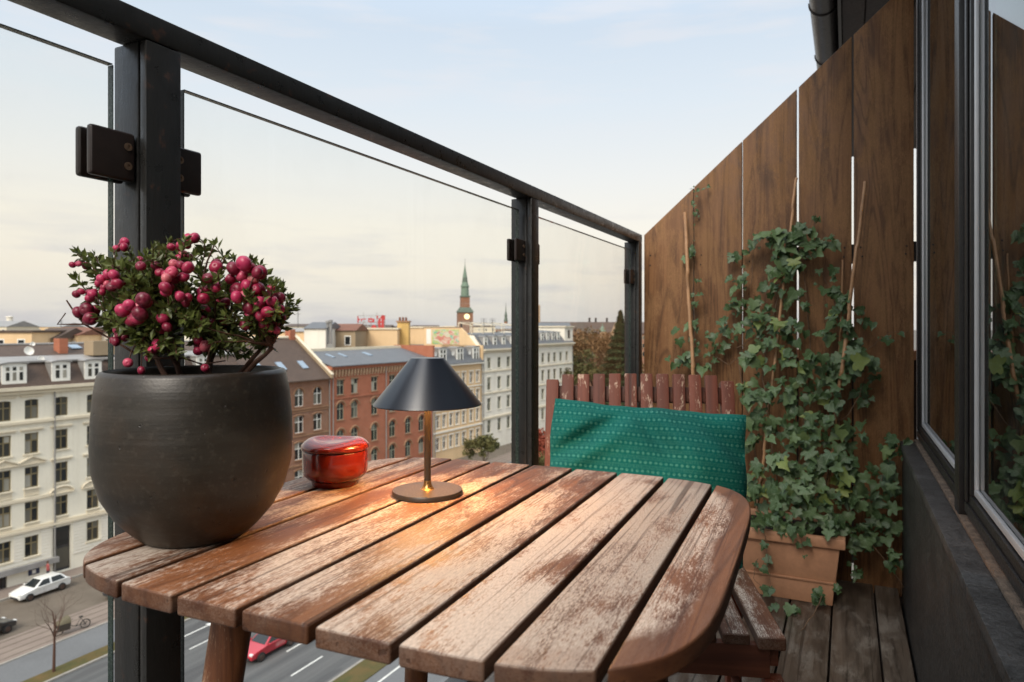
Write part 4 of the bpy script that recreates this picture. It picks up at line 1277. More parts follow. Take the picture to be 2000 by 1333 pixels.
def box_body(bld, depth, z1, mat, front=False):
    "the side and back walls behind the front"
    mb = MB()
    L = bld.L
    mb.add([(0, 0, 0), (-depth, 0, 0), (-depth, 0, z1), (0, 0, z1)], [(0, 1, 2, 3)])
    mb.add([(0, L, 0), (-depth, L, 0), (-depth, L, z1), (0, L, z1)], [(3, 2, 1, 0)])
    mb.add([(-depth, 0, 0), (-depth, L, 0), (-depth, L, z1), (-depth, 0, z1)], [(0, 1, 2, 3)])
    # added upright sheet behind the front so that no daylight shows through the rooms
    mb.add([(-0.32, 0, 0), (-0.32, L, 0), (-0.32, L, z1), (-0.32, 0, z1)], [(0, 1, 2, 3)])
    return bld.part(mb, 'side_wall', M[mat])
def slope(bld, pts, y0, y1, name, mat, thick=0.12, parent=None):
    "roof slope: list of (x, z) from the eave upwards"
    poly = list(pts) + [(x, z - thick) for x, z in reversed(pts)]
    return bld.part(MB().prism(poly, lambda p, t: (p[0], t, p[1]), y0, y1), name, M[mat], parent)

# ---- 1: long cream house at the left
b1_ = Bld('corner_house', 'long cream stucco house with brown mansard roof and white dormers at the far left', -14.0, 20.6)
H = lambda z: z - GZ
cols = [-9.2, -6.6, -4.0, -1.8, 0.7, 3.55, 6.3, 9.0, 11.7, 14.4, 17.1]
rows = [(-7.25, 1.78), (-10.38, 1.86), (-13.46, 1.88), (-16.57, 1.86), (-19.66, 1.84)]
for ci, s in enumerate(cols):
    y = s + 14.0
    for ri_, (zb, h) in enumerate(rows):
        if ri_ == 4 and abs(s - 0.7) < 0.1:
            continue
        f = add_window(b1_, y, H(zb), 1.13, h, 0.10 if ri_ == 0 else 0, 'olive_paint', 'cream_trim', sill=ri_ in (1, 2, 4))
        left = s < 0
        if ri_ == 0 and left or ri_ == 1 or (ri_ == 2 and not left):
            obj('hood', WCACHE.setdefault('hood', MB().box(0, 0.16, -0.95, 0.95, 0, 0.10).box(0, 0.09, -0.88, 0.88, -0.12, -0.001).mesh('hood')), M['cream_trim'], f, (0.13, 0, h + 0.30))
        if ri_ == 2 and left:
            if 'ped' not in WCACHE:
                pm_ = MB().box(0, 0.20, -1.1, 1.1, 0, 0.09)
                pm_.prism([(-1.1, 0.091), (1.1, 0.091), (0, 0.62)], lambda p, t: (t, p[0], p[1]), 0, 0.08)
                for sg in (-1, 1):
                    pm_.prism([(sg * 1.18, 0.091), (sg * 1.18, 0.20), (0, 0.76), (0, 0.63)], lambda p, t: (t, p[0], p[1]), 0, 0.22)
                WCACHE['ped'] = pm_.mesh('pediment')
            obj('pediment', WCACHE['ped'], M['cream_trim'], f, (0.13, 0, h + 0.26))
        if ri_ == 3 and not left:
            if 'seg' not in WCACHE:
                pm_ = MB().box(0, 0.20, -1.05, 1.05, 0, 0.09)
                ar = [(1.05 * math.sin(a), 0.09 + 0.50 * (math.cos(a) - math.cos(1.2)) / (1 - math.cos(1.2))) for a in [(-1.2 + 2.4 * k / 12) for k in range(13)]]
                ar = [(x * 1.0 / math.sin(1.2), z) for x, z in ar]
                pm_.prism(ar, lambda p, t: (t, p[0], p[1]), 0, 0.07)
                pm_.tube([(0.12, x, z + 0.06) for x, z in ar], 0.10, 6)
                WCACHE['seg'] = pm_.mesh('arched_pediment')
            obj('arched_pediment', WCACHE['seg'], M['cream_trim'], f, (0.13, 0, h + 0.24))
        if (ri_ == 2 and left) or (ri_ == 3):
            if 'bal' not in WCACHE:
                bm2 = MB().box(0, 0.10, -0.62, 0.62, -0.08, 0).box(0, 0.10, -0.62, 0.62, -0.66, -0.56)
                for k in range(9):
                    yy = -0.56 + k * 0.14
                    bm2.box(0.01, 0.07, yy - 0.04, yy + 0.04, -0.559, -0.081)
                WCACHE['bal'] = bm2.mesh('baluster_panel')
            obj('baluster_panel', WCACHE['bal'], M['cream_trim'], f, (0.13, 0, -0.01))
# doorway with dark glazing in the ground floor
b1_.open.append((14.0 + 0.75, H(-21.75), 1.55, 4.15, 0))
dr = b1_.part(B(-0.3, -0.22, 14.02, 15.48, H(-21.75), H(-17.62)), 'door', M['dark_metal'])
for zz in (-21.5, -19.4):
    b1_.part(B(-0.22, -0.20, 14.10, 15.40, H(zz), H(zz) + 1.85), 'pane', M['town_pane'], dr)
# basement shop openings
for s, w in ((-4.6, 1.7), (-8.0, 1.8), (6.5, 1.6), (10.0, 1.6), (13.4, 1.6)):
    b1_.open.append((14 + s, H(-21.9), w, 1.25, 0))
    q = b1_.part(B(-0.26, -0.2, 14 + s - w / 2 + 0.01, 14 + s + w / 2 - 0.01, H(-21.89), H(-20.66)), 'shop_window', M['dark_metal'])
    b1_.part(B(-0.2, -0.18, 14 + s - w / 2 + 0.12, 14 + s + w / 2 - 0.3, H(-21.8), H(-20.8)), 'pane', M['town_pane'], q)
b1_.part(wall_mesh(b1_.L, 0, H(-4.55), b1_.open), 'front_wall', M['cream_wall'])
box_body(b1_, 13, H(-4.55), 'cream_wall')
# rusticated courses of the ground floor, cut round the openings
ru = MB()
zz = H(-20.5)
while zz < H(-17.4):
    segs = [(0.05, b1_.L - 0.05)]
    for yc, zb, w, h, r_ in b1_.open:
        if zz + 0.28 > zb - 0.1 and zz < zb + h + 0.1:
            ns = []
            for a, b in segs:
                lo_, hi_ = yc - w / 2 - 0.16, yc + w / 2 + 0.16
                if hi_ <= a or lo_ >= b:
                    ns.append((a, b))
                else:
                    if lo_ - a > 0.1: ns.append((a, lo_))
                    if b - hi_ > 0.1: ns.append((hi_, b))
            segs = ns
    for a, b in segs:
        ru.box(0.002, 0.06, a, b, zz + 0.03, zz + 0.27)
    zz += 0.30
ro_ = b1_.part(ru, 'rustication', M['white_wall'])
for z, d, hh in ((-4.62, 0.55, 0.30), (-4.95, 0.30, 0.26), (-7.62, 0.22, 0.22), (-17.3, 0.25, 0.22), (-17.05, 0.14, 0.12)):
    b1_.part(B(0.003, d, -0.05, b1_.L + 0.05, H(z), H(z) + hh), 'cornice', M['cream_trim'])
b1_.part(B(0.003, 0.16, 0.02, 14.2, H(-14.55), H(-14.3)), 'string_course', M['cream_trim'])
b1_.part(B(0.004, 0.45, 1.0, 14.3, H(-20.72), H(-20.24)), 'sign_fascia', M['roof_zinc'])
nb = b1_.part(B(0.02, 0.07, 11.9, 12.8, H(-21.35), H(-20.82)), 'notice_board', flat('notice_blue', (0.03, 0.04, 0.09), 0.4, 0.3, 6))
b1_.part(B(0.071, 0.08, 12.2, 12.5, H(-21.25), H(-20.92)), 'poster', M['white_paint'], nb)
# mansard
L = b1_.L
slope(b1_, [(0.30, H(-4.32)), (-1.35, H(-2.15))], 0, L, 'mansard', 'roof_brown')
slope(b1_, [(-1.1, H(-2.13)), (-4.0, H(-1.70))], 0, L, 'zinc_slope', 'roof_zinc')
slope(b1_, [(-3.9, H(-1.69)), (-7.0, H(-0.72)), (-13.2, H(-3.5))], 0, L, 'upper_roof', 'roof_brown')
for ya, yb in ((0.02, 0.3), (L - 0.3, L - 0.02)):
    b1_.part(MB().prism([(0.0, H(-4.6)), (0.2, H(-4.36)), (-1.3, H(-2.3)), (-3.9, H(-1.85)), (-7.0, H(-0.9)), (-13.0, H(-3.6)), (-13.0, H(-4.6))], lambda p, t: (p[0], t, p[1]), ya, yb), 'gable_wall', M['cream_wall'])
b1_.part(MB().tube([(-7.0, 0, H(-0.66)), (-7.0, L, H(-0.66))], 0.12, 6), 'ridge', M['roof_zinc'])
b1_.part(B(-1.3, -1.02, -0.02, L + 0.02, H(-2.18), H(-2.06)), 'gutter', M['roof_zinc'])
def dormer(bld, yc, w, lights, z0, z1, x0=0.05, back=1.3, mat='white_paint', roof='roof_zinc'):
    h = z1 - z0
    d = MB()
    poly = [(-w / 2, 0), (w / 2, 0), (w / 2, h - 0.12), (w / 4, h - 0.02), (0, h), (-w / 4, h - 0.02), (-w / 2, h - 0.12)]
    d.prism(poly, lambda p, t: (t, p[0], p[1]), -0.12, 0.0)
    do = obj('dormer', d.mesh('dormer'), M[mat], bld.o, (x0, yc, z0))
    for sg in (-1, 1):
        ck = MB().prism([(-0.121, 0.02), (-0.121, h - 0.14), (-back, h - 0.14)], lambda p, t: (p[0], t, p[1]), sg * w / 2 - 0.03, sg * w / 2 + 0.03)
        ck.build('cheek', M[roof], do)
    MB().prism([(p[0] * 1.12, p[1] + 0.02) for p in poly[2:]] + [(p[0] * 1.12, p[1] + 0.14) for p in reversed(poly[2:])], lambda p, t: (t, p[0], p[1]), -back - 0.2, 0.14).build('dormer_roof', M[roof], do)
    n = lights
    pitch = (w - 0.36) / n
    for k in range(n):
        yy = -w / 2 + 0.18 + pitch * (k + 0.5)
        for za, zb in ((0.30, h * 0.56), (h * 0.64, h - 0.34)):
            B(0.002, 0.02, yy - pitch * 0.26, yy + pitch * 0.26, za, zb).build('pane', M['town_pane'], do)
for s, w, n in ((-11.0, 1.75, 2), (-8.2, 1.75, 2), (-3.2, 1.95, 3), (0.65, 1.6, 2), (3.55, 1.6, 2), (6.5, 1.6, 2), (9.4, 1.95, 3), (12.4, 1.6, 2), (15.5, 1.6, 2)):
    dormer(b1_, s + 14, w, n, H(-4.0), H(-2.16))
# roof things: chimney, skylights, satellite dishes
ch = b1_.part(B(-5.3, -4.2, 14 + 2.6, 14 + 3.4, H(-1.7), H(-0.1)), 'chimney', M['brick_red'])
for y, zz, r in ((14 - 1.2, -1.2, 0.42), (14 - 0.2, -2.0, 0.30), (14 - 0.9, -0.55, 0.2)):
    dd = obj('satellite_dish', MB().lathe([(0, 0), (r * 0.6, 0.03), (r, 0.12), (r * 0.97, 0.14), (r * 0.55, 0.05), (0, 0.02)], 20).tube([(0, 0, 0), (-0.1, 0, -0.5)], 0.03, 6).mesh('satellite_dish', smooth=True), M['white_paint'], b1_.o, (-1.9, y, H(zz)), (0, R(70), 0))
for s in (4.3, 8.0, -10):
    sk = b1_.part(MB().hexa([(-5.2, 14 + s, H(-1.2)), (-5.2, 15 + s, H(-1.2)), (-6.3, 15 + s, H(-0.86)), (-6.3, 14 + s, H(-0.86))], [(-5.17, 14 + s, H(-1.1)), (-5.17, 15 + s, H(-1.1)), (-6.27, 15 + s, H(-0.76)), (-6.27, 14 + s, H(-0.76))]), 'skylight', M['sky_pane'])
ad = b1_.part(B(-3.6, -1.9, 14 + 4.6, 14 + 7.2, H(-1.8), H(-0.35)), 'roof_cabin', M['tan_wall'])

# ---- 2: brown brick house with the big tiled roof
b2_ = Bld('brick_house', 'brown brick house with big brown tiled roof and white arched windows', 20.6, 35.0)
for s in (22.9, 26.2, 29.5, 32.7):
    y = s - 20.6
    for zb, h, rise in ((-9.3, 2.3, 0.72), (-12.73, 2.2, 0.12), (-16.2, 2.2, 0.12), (-19.9, 2.3, 0.12)):
        f = add_window(b2_, y, H(zb), 1.5, h, rise, 'white_paint', 'brick_trim')
        hd = MB()
        pts = arch_pts(1.5 + 0.36, h + 0.18, rise + 0.18 if rise > 0.5 else 0.18)
        hd.tube([(0.02, a, b) for a, b in pts], 0.10, 6)
        hd.build('brick_arch', M['brick_trim'], f).location = (0.13, 0, 0)
b2_.part(wall_mesh(b2_.L, 0, H(-5.9), b2_.open), 'front_wall', M['brick_brown'])
box_body(b2_, 13, H(-5.9), 'brick_brown')
for z, d, hh in ((-6.1, 0.35, 0.28), (-9.75, 0.14, 0.2), (-10.05, 0.10, 0.14), (-13.2, 0.1, 0.16), (-17.0, 0.12, 0.2)):
    b2_.part(B(0.003, d, 0.0, b2_.L, H(z), H(z) + hh), 'string_course', M['brick_trim'])
slope(b2_, [(0.5, H(-5.9)), (-6.8, H(-0.45)), (-13.4, H(-5.9))], 0.0, b2_.L - 0.35, 'roof', 'roof_brown')
gp_ = [(0.62, H(-5.9)), (0.62, H(-5.45)), (-6.8, H(0.02)), (-13.5, H(-5.5)), (-13.5, H(-5.9))]
b2_.part(MB().prism(gp_, lambda p, t: (p[0], t, p[1]), b2_.L - 0.34, b2_.L - 0.01), 'gable_parapet', M['tan_wall'])
for a, b in ((gp_[1], gp_[2]), (gp_[2], gp_[3])):
    b2_.part(MB().prism([a, b, (b[0], b[1] + 0.12), (a[0], a[1] + 0.12)], lambda p, t: (p[0], t, p[1]), b2_.L - 0.42, b2_.L + 0.05), 'coping', M['cream_trim'])
b2_.part(B(-7.4, -6.4, b2_.L - 1.3, b2_.L - 0.35, H(-1.2), H(0.75)), 'chimney', M['brick_red'])
b2_.part(MB().tube([(-6.8, 0, H(-0.40)), (-6.8, b2_.L - 0.4, H(-0.40))], 0.22, 6), 'ridge', M['cream_trim'])
for s in (27.7, 31.4, 24.2):
    t0, t1 = 0.25, 0.42
    P = lambda t, dz: (0.5 - 7.3 * t, H(-5.9 + 5.45 * t) + dz)
    (xa, za), (xb, zb) = P(t0, 0.02), P(t1, 0.02)
    y = s - 20.6
    b2_.part(MB().hexa([(xa, y, za), (xa, y + 0.95, za), (xb, y + 0.95, zb), (xb, y, zb)], [(xa + 0.07, y, za + 0.1), (xa + 0.07, y + 0.95, za + 0.1), (xb + 0.07, y + 0.95, zb + 0.1), (xb + 0.07, y, zb + 0.1)]), 'skylight', M['sky_pane'])
b2_.part(MB().tube([(0.1, b2_.L - 0.2, H(-6)), (0.1, b2_.L - 0.2, 0.2)], 0.07, 8), 'downpipe', M['roof_zinc'])

# ---- 3: red brick house with round-arched windows
b3_ = Bld('red_brick_house', 'red brick house with slate roof and rows of round-arched windows behind the lamp', 35.0, 58.4)
for s in (36.95, 39.75, 43.95, 48.0, 51.8, 55.2):
    y = s - 35.0
    for zb, h, rise in ((-8.4, 2.1, 0), (-11.9, 2.4, 0.55), (-15.75, 2.45, 0.62), (-19.4, 2.45, 0.62)):
        f = add_window(b3_, y, H(zb), 1.42, h, rise, 'sage_paint', 'brick_trim')
        if rise:
            hd = MB().tube([(0.03, a, b) for a, b in arch_pts(1.42 + 0.5, h + 0.25, rise + 0.25)], 0.15, 6)
            hd.build('brick_arch', M['brick_trim'], f).location = (0.13, 0, 0)
        else:
            B(0.0, 0.10, -0.86, 0.86, h + 0.02, h + 0.24).build('lintel', M['brick_trim'], f).location = (0.13, 0, 0)
b3_.part(wall_mesh(b3_.L, 0, H(-4.3), b3_.open), 'front_wall', M['brick_red'])
box_body(b3_, 12, H(-4.3), 'brick_red')
for z, d, hh in ((-4.55, 0.45, 0.25), (-4.85, 0.28, 0.28), (-8.95, 0.14, 0.2)):
    b3_.part(B(0.003, d, 0.0, b3_.L, H(z), H(z) + hh), 'cornice', M['brick_red'])
dn = MB()
k = 0.2
while k < b3_.L - 0.4:
    dn.box(0.003, 0.24, k, k + 0.26, H(-5.55), H(-4.86))
    dn.box(0.003, 0.14, k, k + 0.26, H(-5.85), H(-5.551))
    k += 0.62
b3_.part(dn, 'corbel_table', M['sand_trim'])
slope(b3_, [(0.55, H(-4.3)), (-6.0, H(-2.55)), (-6.6, H(-2.45)), (-12, H(-2.6))], -0.1, b3_.L, 'roof', 'roof_slate')
b3_.part(B(-7.0, -6.4, -0.1, b3_.L, H(-2.6), H(-2.1)), 'ridge_beam', M['cream_trim'])
for s, w in ((46.2, 0.8), (38.5, 0.5), (41.0, 0.5)):
    y = s - 35
    b3_.part(MB().hexa([(-3.0, y, H(-3.34)), (-3.0, y + w, H(-3.34)), (-4.6, y + w, H(-2.92)), (-4.6, y, H(-2.92))], [(-2.98, y, H(-3.24)), (-2.98, y + w, H(-3.24)), (-4.58, y + w, H(-2.82)), (-4.58, y, H(-2.82))]), 'skylight', M['sky_pane'])
b3_.part(B(-8, 0.3, b3_.L - 0.5, b3_.L - 0.02, H(-4.2), H(-2.0)), 'party_wall', M['brick_red'])

# ---- 4: peach house
b4_ = Bld('peach_house', 'narrow peach coloured house with slate mansard and two white dormers', 58.4, 73.5)
for s in (59.6, 61.5, 63.5, 65.4, 67.4, 69.8, 71.9):
    y = s - 58.4
    for zb, h, rise in ((-9.0, 1.95, 0.1), (-12.35, 2.0, 0.1), (-16.0, 2.1, 0.1), (-19.75, 2.1, 0.1)):
        f = add_window(b4_, y, H(zb), 1.05, h, rise, 'white_paint', 'white_wall')
        B(0.0, 0.07, -0.66, -0.53, -0.1, h + 0.14).build('surround', M['white_wall'], f).location = (0.13, 0, 0)
        B(0.0, 0.07, 0.53, 0.66, -0.1, h + 0.14).build('surround', M['white_wall'], f).location = (0.13, 0, 0)
        B(0.0, 0.12, -0.75, 0.75, h + 0.15, h + 0.32).build('hood', M['white_wall'], f).location = (0.13, 0, 0)
b4_.part(wall_mesh(b4_.L, 0, H(-5.4), b4_.open), 'front_wall', M['peach_wall'])
box_body(b4_, 12, H(-5.4), 'peach_wall')
for z, d, hh in ((-5.6, 0.5, 0.3), (-9.7, 0.15, 0.2), (-13.1, 0.15, 0.2), (-16.9, 0.2, 0.3)):
    b4_.part(B(0.003, d, 0.0, b4_.L, H(z), H(z) + hh), 'cornice', M['white_wall'])
slope(b4_, [(0.5, H(-5.3)), (-1.6, H(-2.75)), (-6, H(-2.62)), (-12, H(-3.4))], 0, b4_.L, 'mansard', 'roof_slate')
for s, w in ((61.2, 2.1), (66.3, 2.1), (71.5, 2.1)):
    dormer(b4_, s - 58.4, w, 2, H(-5.0), H(-2.5), 0.0, 1.6)
    b4_.part(MB().lathe([(0, 0), (0.3, 0.02), (0.42, 0.12), (0, 0.05)], 14, (0, 0, 0)), 'round_light', M['white_paint']).matrix_local = Matrix.Translation((-0.3, s - 58.4 - 1.9, H(-3.5))) @ Matrix.Rotation(R(90), 4, 'Y')
b4_.part(B(-9, 0.3, b4_.L - 0.4, b4_.L - 0.02, H(-5.3), H(-2.3)), 'party_wall', M['peach_wall'])

# ---- 5: tall white house with many dormers, and its corner part
def white_house(name, label, s0, s1, colpos, zr, top, mans):
    b = Bld(name, label, s0, s1)
    for s in colpos:
        for zb, h in zr:
            f = add_window(b, s - s0, H(zb), 1.2, h, 0, 'sage_paint', 'white_wall')
            B(0.0, 0.10, -0.74, 0.74, h + 0.12, h + 0.30).build('hood', M['white_wall'], f).location = (0.13, 0, 0)
    b.part(wall_mesh(b.L, 0, H(top), b.open), 'front_wall', M['white_wall'])
    box_body(b, 13, H(top), 'white_wall')
    for z, d, hh in ((top - 0.05, 0.7, 0.3), (top - 0.4, 0.35, 0.3), (-7.4, 0.2, 0.22), (-11.5, 0.2, 0.22), (-16.2, 0.25, 0.3)):
        b.part(B(0.003, d, 0.0, b.L, H(z), H(z) + hh), 'cornice', M['cream_trim'])
    slope(b, [(0.4, H(top) + 0.25), (-1.8, H(mans)), (-7, H(mans) + 0.3), (-13, H(mans) - 0.5)], 0, b.L, 'mansard', 'roof_slate')
    for ya, yb in ((0.02, 0.3), (b.L - 0.3, b.L - 0.02)):
        b.part(MB().prism([(0, H(top) - 0.02), (-1.85, H(mans) - 0.15), (-7, H(mans) + 0.12), (-13, H(mans) - 0.68), (-13, H(top) - 0.02)], lambda p, t: (p[0], t, p[1]), ya, yb), 'gable_wall', M['white_wall'])
    return b
b5_ = white_house('white_house', 'tall white house with slate mansard and a row of dormers beyond the peach house', 73.5, 94.0, (75.9, 79.6, 83.1, 86.6, 90.1), ((-6.75, 2.0), (-10.8, 2.3), (-14.7, 2.3), (-18.9, 2.4)), -3.3, -0.35)
fw = b5_.part(MB().prism([(-0.6, H(-3.2)), (-3.4, H(0.0)), (-4.6, H(0.95)), (-13.2, H(0.95)), (-13.2, H(-5.0)), (-0.6, H(-5.0))], lambda p, t: (p[0], t, p[1]), -0.40, 0.0), 'firewall', M['peach_wall'])
m = Mat('mural')
vg = m.coord('Object', (0.30, 0.35, 0.55))
n1, n2 = m.noise(vg, 1.3, 3, 0.5, 1.2), m.noise(vg, 2.1, 2, 0.5, 1.6)
cg = m.ramp(n1, [(0.36, (0.62, 0.55, 0.42)), (0.44, (0.30, 0.42, 0.08)), (0.52, (0.62, 0.55, 0.45)), (0.6, (0.5, 0.12, 0.08)), (0.68, (0.6, 0.5, 0.4))])
cg = m.mix(m.rng(n2, 0.56, 0.62), cg, (0.18, 0.42, 0.30))
m.set(col=cg, rough=0.85)
M['mural'] = m.m
b5_.part(MB().prism([(-4.9, H(-2.2)), (-4.9, H(0.6)), (-11.2, H(0.6)), (-11.2, H(-2.2))], lambda p, t: (p[0], t, p[1]), -0.45, -0.404), 'mural', M['mural'], fw)
b5_.part(MB().prism([(-11.5, H(-2.2)), (-11.5, H(0.7)), (-12.6, H(0.7)), (-12.6, H(-2.2))], lambda p, t: (p[0], t, p[1]), -0.44, -0.403), 'white_panel', M['white_paint'], fw)
b5_.part(B(-13.3, -4.6, -0.46, 0.06, H(0.952), H(1.06)), 'coping', M['roof_red'], fw)
for k in range(6):
    dormer(b5_, 1.6 + k * 3.3, 1.35, 1, H(-3.0), H(-0.7), -0.2, 1.5)
b6_ = white_house('white_corner_house', 'white corner house with a pale attic tower at its far end', 94.0, 113.0, (97.8, 100.7, 103.5, 106.6, 109.8), ((-6.6, 2.0), (-10.6, 2.3), (-14.6, 2.3), (-18.9, 2.4)), -2.75, 0.1)
for k in range(5):
    dormer(b6_, 1.4 + k * 2.6, 1.3, 1, H(-2.5), H(-0.1), -0.2, 1.5)
tw = b6_.part(B(-9, 0.05, 14.6, 18.95, H(-2.4), H(1.05)), 'attic_tower', M['white_wall'])
b6_.part(B(0.052, 0.09, 16.2, 17.3, H(-1.5), H(0.4)), 'pane', M['town_pane'], tw)
b6_.part(B(-9.3, 0.4, 14.3, 19.3, H(1.06), H(1.35)), 'parapet', M['cream_trim'], tw)
for y in (1.0, 5.0, 9.0, 13.0, 17.0):
    b5_.part(MB().tube([(-3, y, H(-0.3)), (-3, y, H(1.4))], 0.09, 6).tube([(-6, y, H(-0.3)), (-6, y, H(1.9))], 0.09, 6).tube([(-3, y, H(1.4)), (-6, y, H(1.9))], 0.07, 6), 'scaffold_frame', M['cream_trim'])
b5_.part(MB().tube([(-3, 1, H(1.4)), (-3, 17, H(1.4))], 0.07, 6).tube([(-6, 1, H(1.9)), (-6, 17, H(1.9))], 0.07, 6).tube([(-3, 1, H(0.6)), (-3, 17, H(0.6))], 0.06, 6), 'scaffold_rail', M['cream_trim'])

# rainwater pipes at the party lines
for b, ys_, zt in ((b1_, (0.35, 14.05, 34.2), -4.7), (b3_, (0.4, 11.4, 23.1), -4.6), (b4_, (0.3, 14.8), -5.7), (b5_, (0.3, 20.2), -3.5), (b6_, (0.3, 18.6), -3.0)):
    for y_ in ys_:
        b.part(MB().tube([(0.16, y_, H(zt)), (0.16, y_, 0.15)], 0.075, 8), 'downpipe', M['roof_zinc'], smooth=True)
# ------------------------------------------------------------------ roofscape behind the street fronts
def behind(x, dep=15.0):
    "distance along the view axis of the line behind the street houses"
    u = (x - 1000.0) / 1333.0
    dx, dy = u * cY - sY, u * sY + cY
    return (FP0.x * FNRM.x + FP0.y * FNRM.y - dep) / (dx * FNRM.x + dy * FNRM.y)
def px_box(name, label, x0, x1, ytop, d, depth, wall, roof='roof_red', rh=0.0, ybase=None, cat='building', group='houses behind the street front', windows=0, flat_top=True, zb=None):
    "a block whose front runs square to the line of sight between two pixels at distance d"
    d = max(d, behind(x1), behind(x0))
    a, b = at_d(x0, ytop, d), at_d(x1, ytop, d)
    w = (b - a).length
    h = a.z - GZ
    o = thing(name, label, cat, (a.x, a.y, GZ), YAW, group)
    B(0, w, 0, depth, 0, h).build('wall', M[wall], o)
    if rh > 0:
        MB().prism([(-0.3, h - 0.01), (depth + 0.3, h - 0.01), (depth / 2, h + rh)], lambda p, t: (t, p[0], p[1]), -0.2, w + 0.2).build('roof', M[roof], o)
    else:
        B(-0.2, w + 0.2, -0.2, depth, h + 0.003, h + 0.3).build('roof', M[roof], o)
    for k in range(windows):
        x = w * (k + 0.5) / windows
        q = B(x - 0.55, x + 0.55, -0.04, -0.002, h - 2.6, h - 0.9).build('window', M['white_paint'], o)
        B(x - 0.42, x + 0.42, -0.06, -0.041, h - 2.45, h - 1.05).build('pane', M['town_pane'], q)
    return o, w, h
px_box('rear_house', 'yellow rendered rear house at the far left above the cream mansard', -60, 62, 650, 96, 10, 'peach_wall', 'roof_brown', 0, windows=3)
px_box('rear_house', 'brown gabled roof between two yellow rear walls at the far left', 58, 108, 662, 100, 9, 'tan_wall', 'roof_brown', 1.6)
px_box('rear_house', 'yellow gable wall left of the shrub, above the cream house', 104, 152, 655, 104, 9, 'peach_wall', 'roof_red', 1.2, windows=2)
px_box('rear_house', 'pale long block behind the pot shrub', 150, 400, 650, 110, 12, 'cream_wall', 'roof_brown', 1.0, windows=6)
px_box('rear_house', 'pink rendered block behind the right of the shrub', 395, 600, 648, 118, 12, 'peach_wall', 'roof_zinc', 0.6, windows=5)
px_box('rear_house', 'white rear wall under a dark flat roof behind the brick chimney', 594, 636, 642, 112, 11, 'white_wall', 'roof_slate', 1.1)
px_box('rear_house', 'dark tan rear wall with two white windows left of the red sign', 634, 694, 646, 116, 10, 'tan_wall', 'roof_red', 1.2, windows=2)
sg_, sw, shh = px_box('rear_house', 'cream rear block carrying the red rooftop sign', 692, 776, 644, 120, 12, 'peach_wall', 'cream_trim', 0)
px_box('rear_house', 'long cream rear block right of the ochre chimney', 796, 888, 641, 124, 12, 'peach_wall', 'cream_trim', 0)
px_box('rear_house', 'ochre firewall beside the painted firewall', 868, 886, 640, 121, 9, 'ochre_wall', 'cream_trim', 0)
px_box('rear_house', 'low flat roofed block behind the slate roof', 640, 880, 676, 108, 8, 'cream_trim', 'roof_zinc', 0)
o, w, h = px_box('chimney_stack', 'broad ochre chimney stack in the middle of the roofs', 776, 798, 630, 118, 2.2, 'ochre_wall', 'brick_trim', 0, cat='chimney', group=None)
for k in range(3):
    MB().lathe([(0.22, 0), (0.2, 0.7), (0.16, 0.7), (0.16, 0.1)], 10, (0.35 + k * 0.6, 0.9, h + 0.3)).build('chimney_pot', M['roof_red'], o)
# rooftop sign: red letter boards seen from behind on a steel frame
M['sign_red'] = flat('sign_red', (0.36, 0.03, 0.03), 0.5, 0.2, 2)
SD = behind(776) + 4.0
p0, p1 = at_d(697, 643, SD), at_d(753, 643, SD)
sw = (p1 - p0).length
sg = thing('rooftop_sign', 'red rooftop sign on a steel frame, letters unreadable from behind', 'sign', p0, YAW)
pxm = sw / 56.0
fr = MB()
for x in (1, 13, 27, 39, 54):
    fr.box(x * pxm - 0.05, x * pxm + 0.05, 0.3, 0.4, 0, 24 * pxm)
for z in (4, 13, 26):
    fr.box(0, sw, 0.3, 0.4, z * pxm - 0.05, z * pxm + 0.05)
for x in (12, 38):
    fr.box(x * pxm - 0.03, x * pxm + 0.03, 0.3, 0.4, 24 * pxm, 34 * pxm)
fr.tube([(6 * pxm, 0.35, 0), (13 * pxm, 0.35, 14 * pxm)], 0.08, 5).tube([(26 * pxm, 0.35, 0), (14 * pxm, 0.35, 14 * pxm)], 0.08, 5)
fr.build('frame', M['roof_zinc'], sg)
def glyph(*boxes):
    g = MB()
    for x0, x1, z0, z1 in boxes:
        g.box(x0 * pxm, x1 * pxm, 0.0, 0.2, z0 * pxm, z1 * pxm)
    g.build('letter_board', M['sign_red'], sg)
glyph((1, 3, 12, 25), (3, 6, 17, 20))
glyph((8, 10, 15, 20), (10, 18, 18.5, 20))
glyph((22, 24, 14, 21), (24, 30, 18, 21), (24, 34, 13, 15), (30, 34, 15, 20))
glyph((2, 11, 3, 5.5))
glyph((28, 38, 2, 5), (30, 36, 5, 8))
glyph((42, 46, 2, 21), (48, 53, 2, 27), (46, 48, 4, 7), (46, 48, 12, 15), (46, 48, 20, 24), (53, 55, 18, 26), (38.5, 41, 20, 26), (41, 42, 8, 16))
# pipes and plant on the roofs
for x, y0_, d_ in ((640, 632, behind(646)), (646, 630, behind(646))):
    t_, b_ = at_d(x, y0_, d_), at_d(x, 672, d_)
    tag(MB().tube([(0, 0, 0), (0, 0, t_.z - b_.z)], 0.22, 8).lathe([(0.34, t_.z - b_.z), (0.34, t_.z - b_.z + 0.4), (0, t_.z - b_.z + 0.5)], 10).build('vent_pipe', M['roof_zinc'], smooth=True), 'tall grey vent pipe, %s of a pair left of the red sign' % ('left' if x == 640 else 'right'), 'pipe', 'vent pipes').location = b_
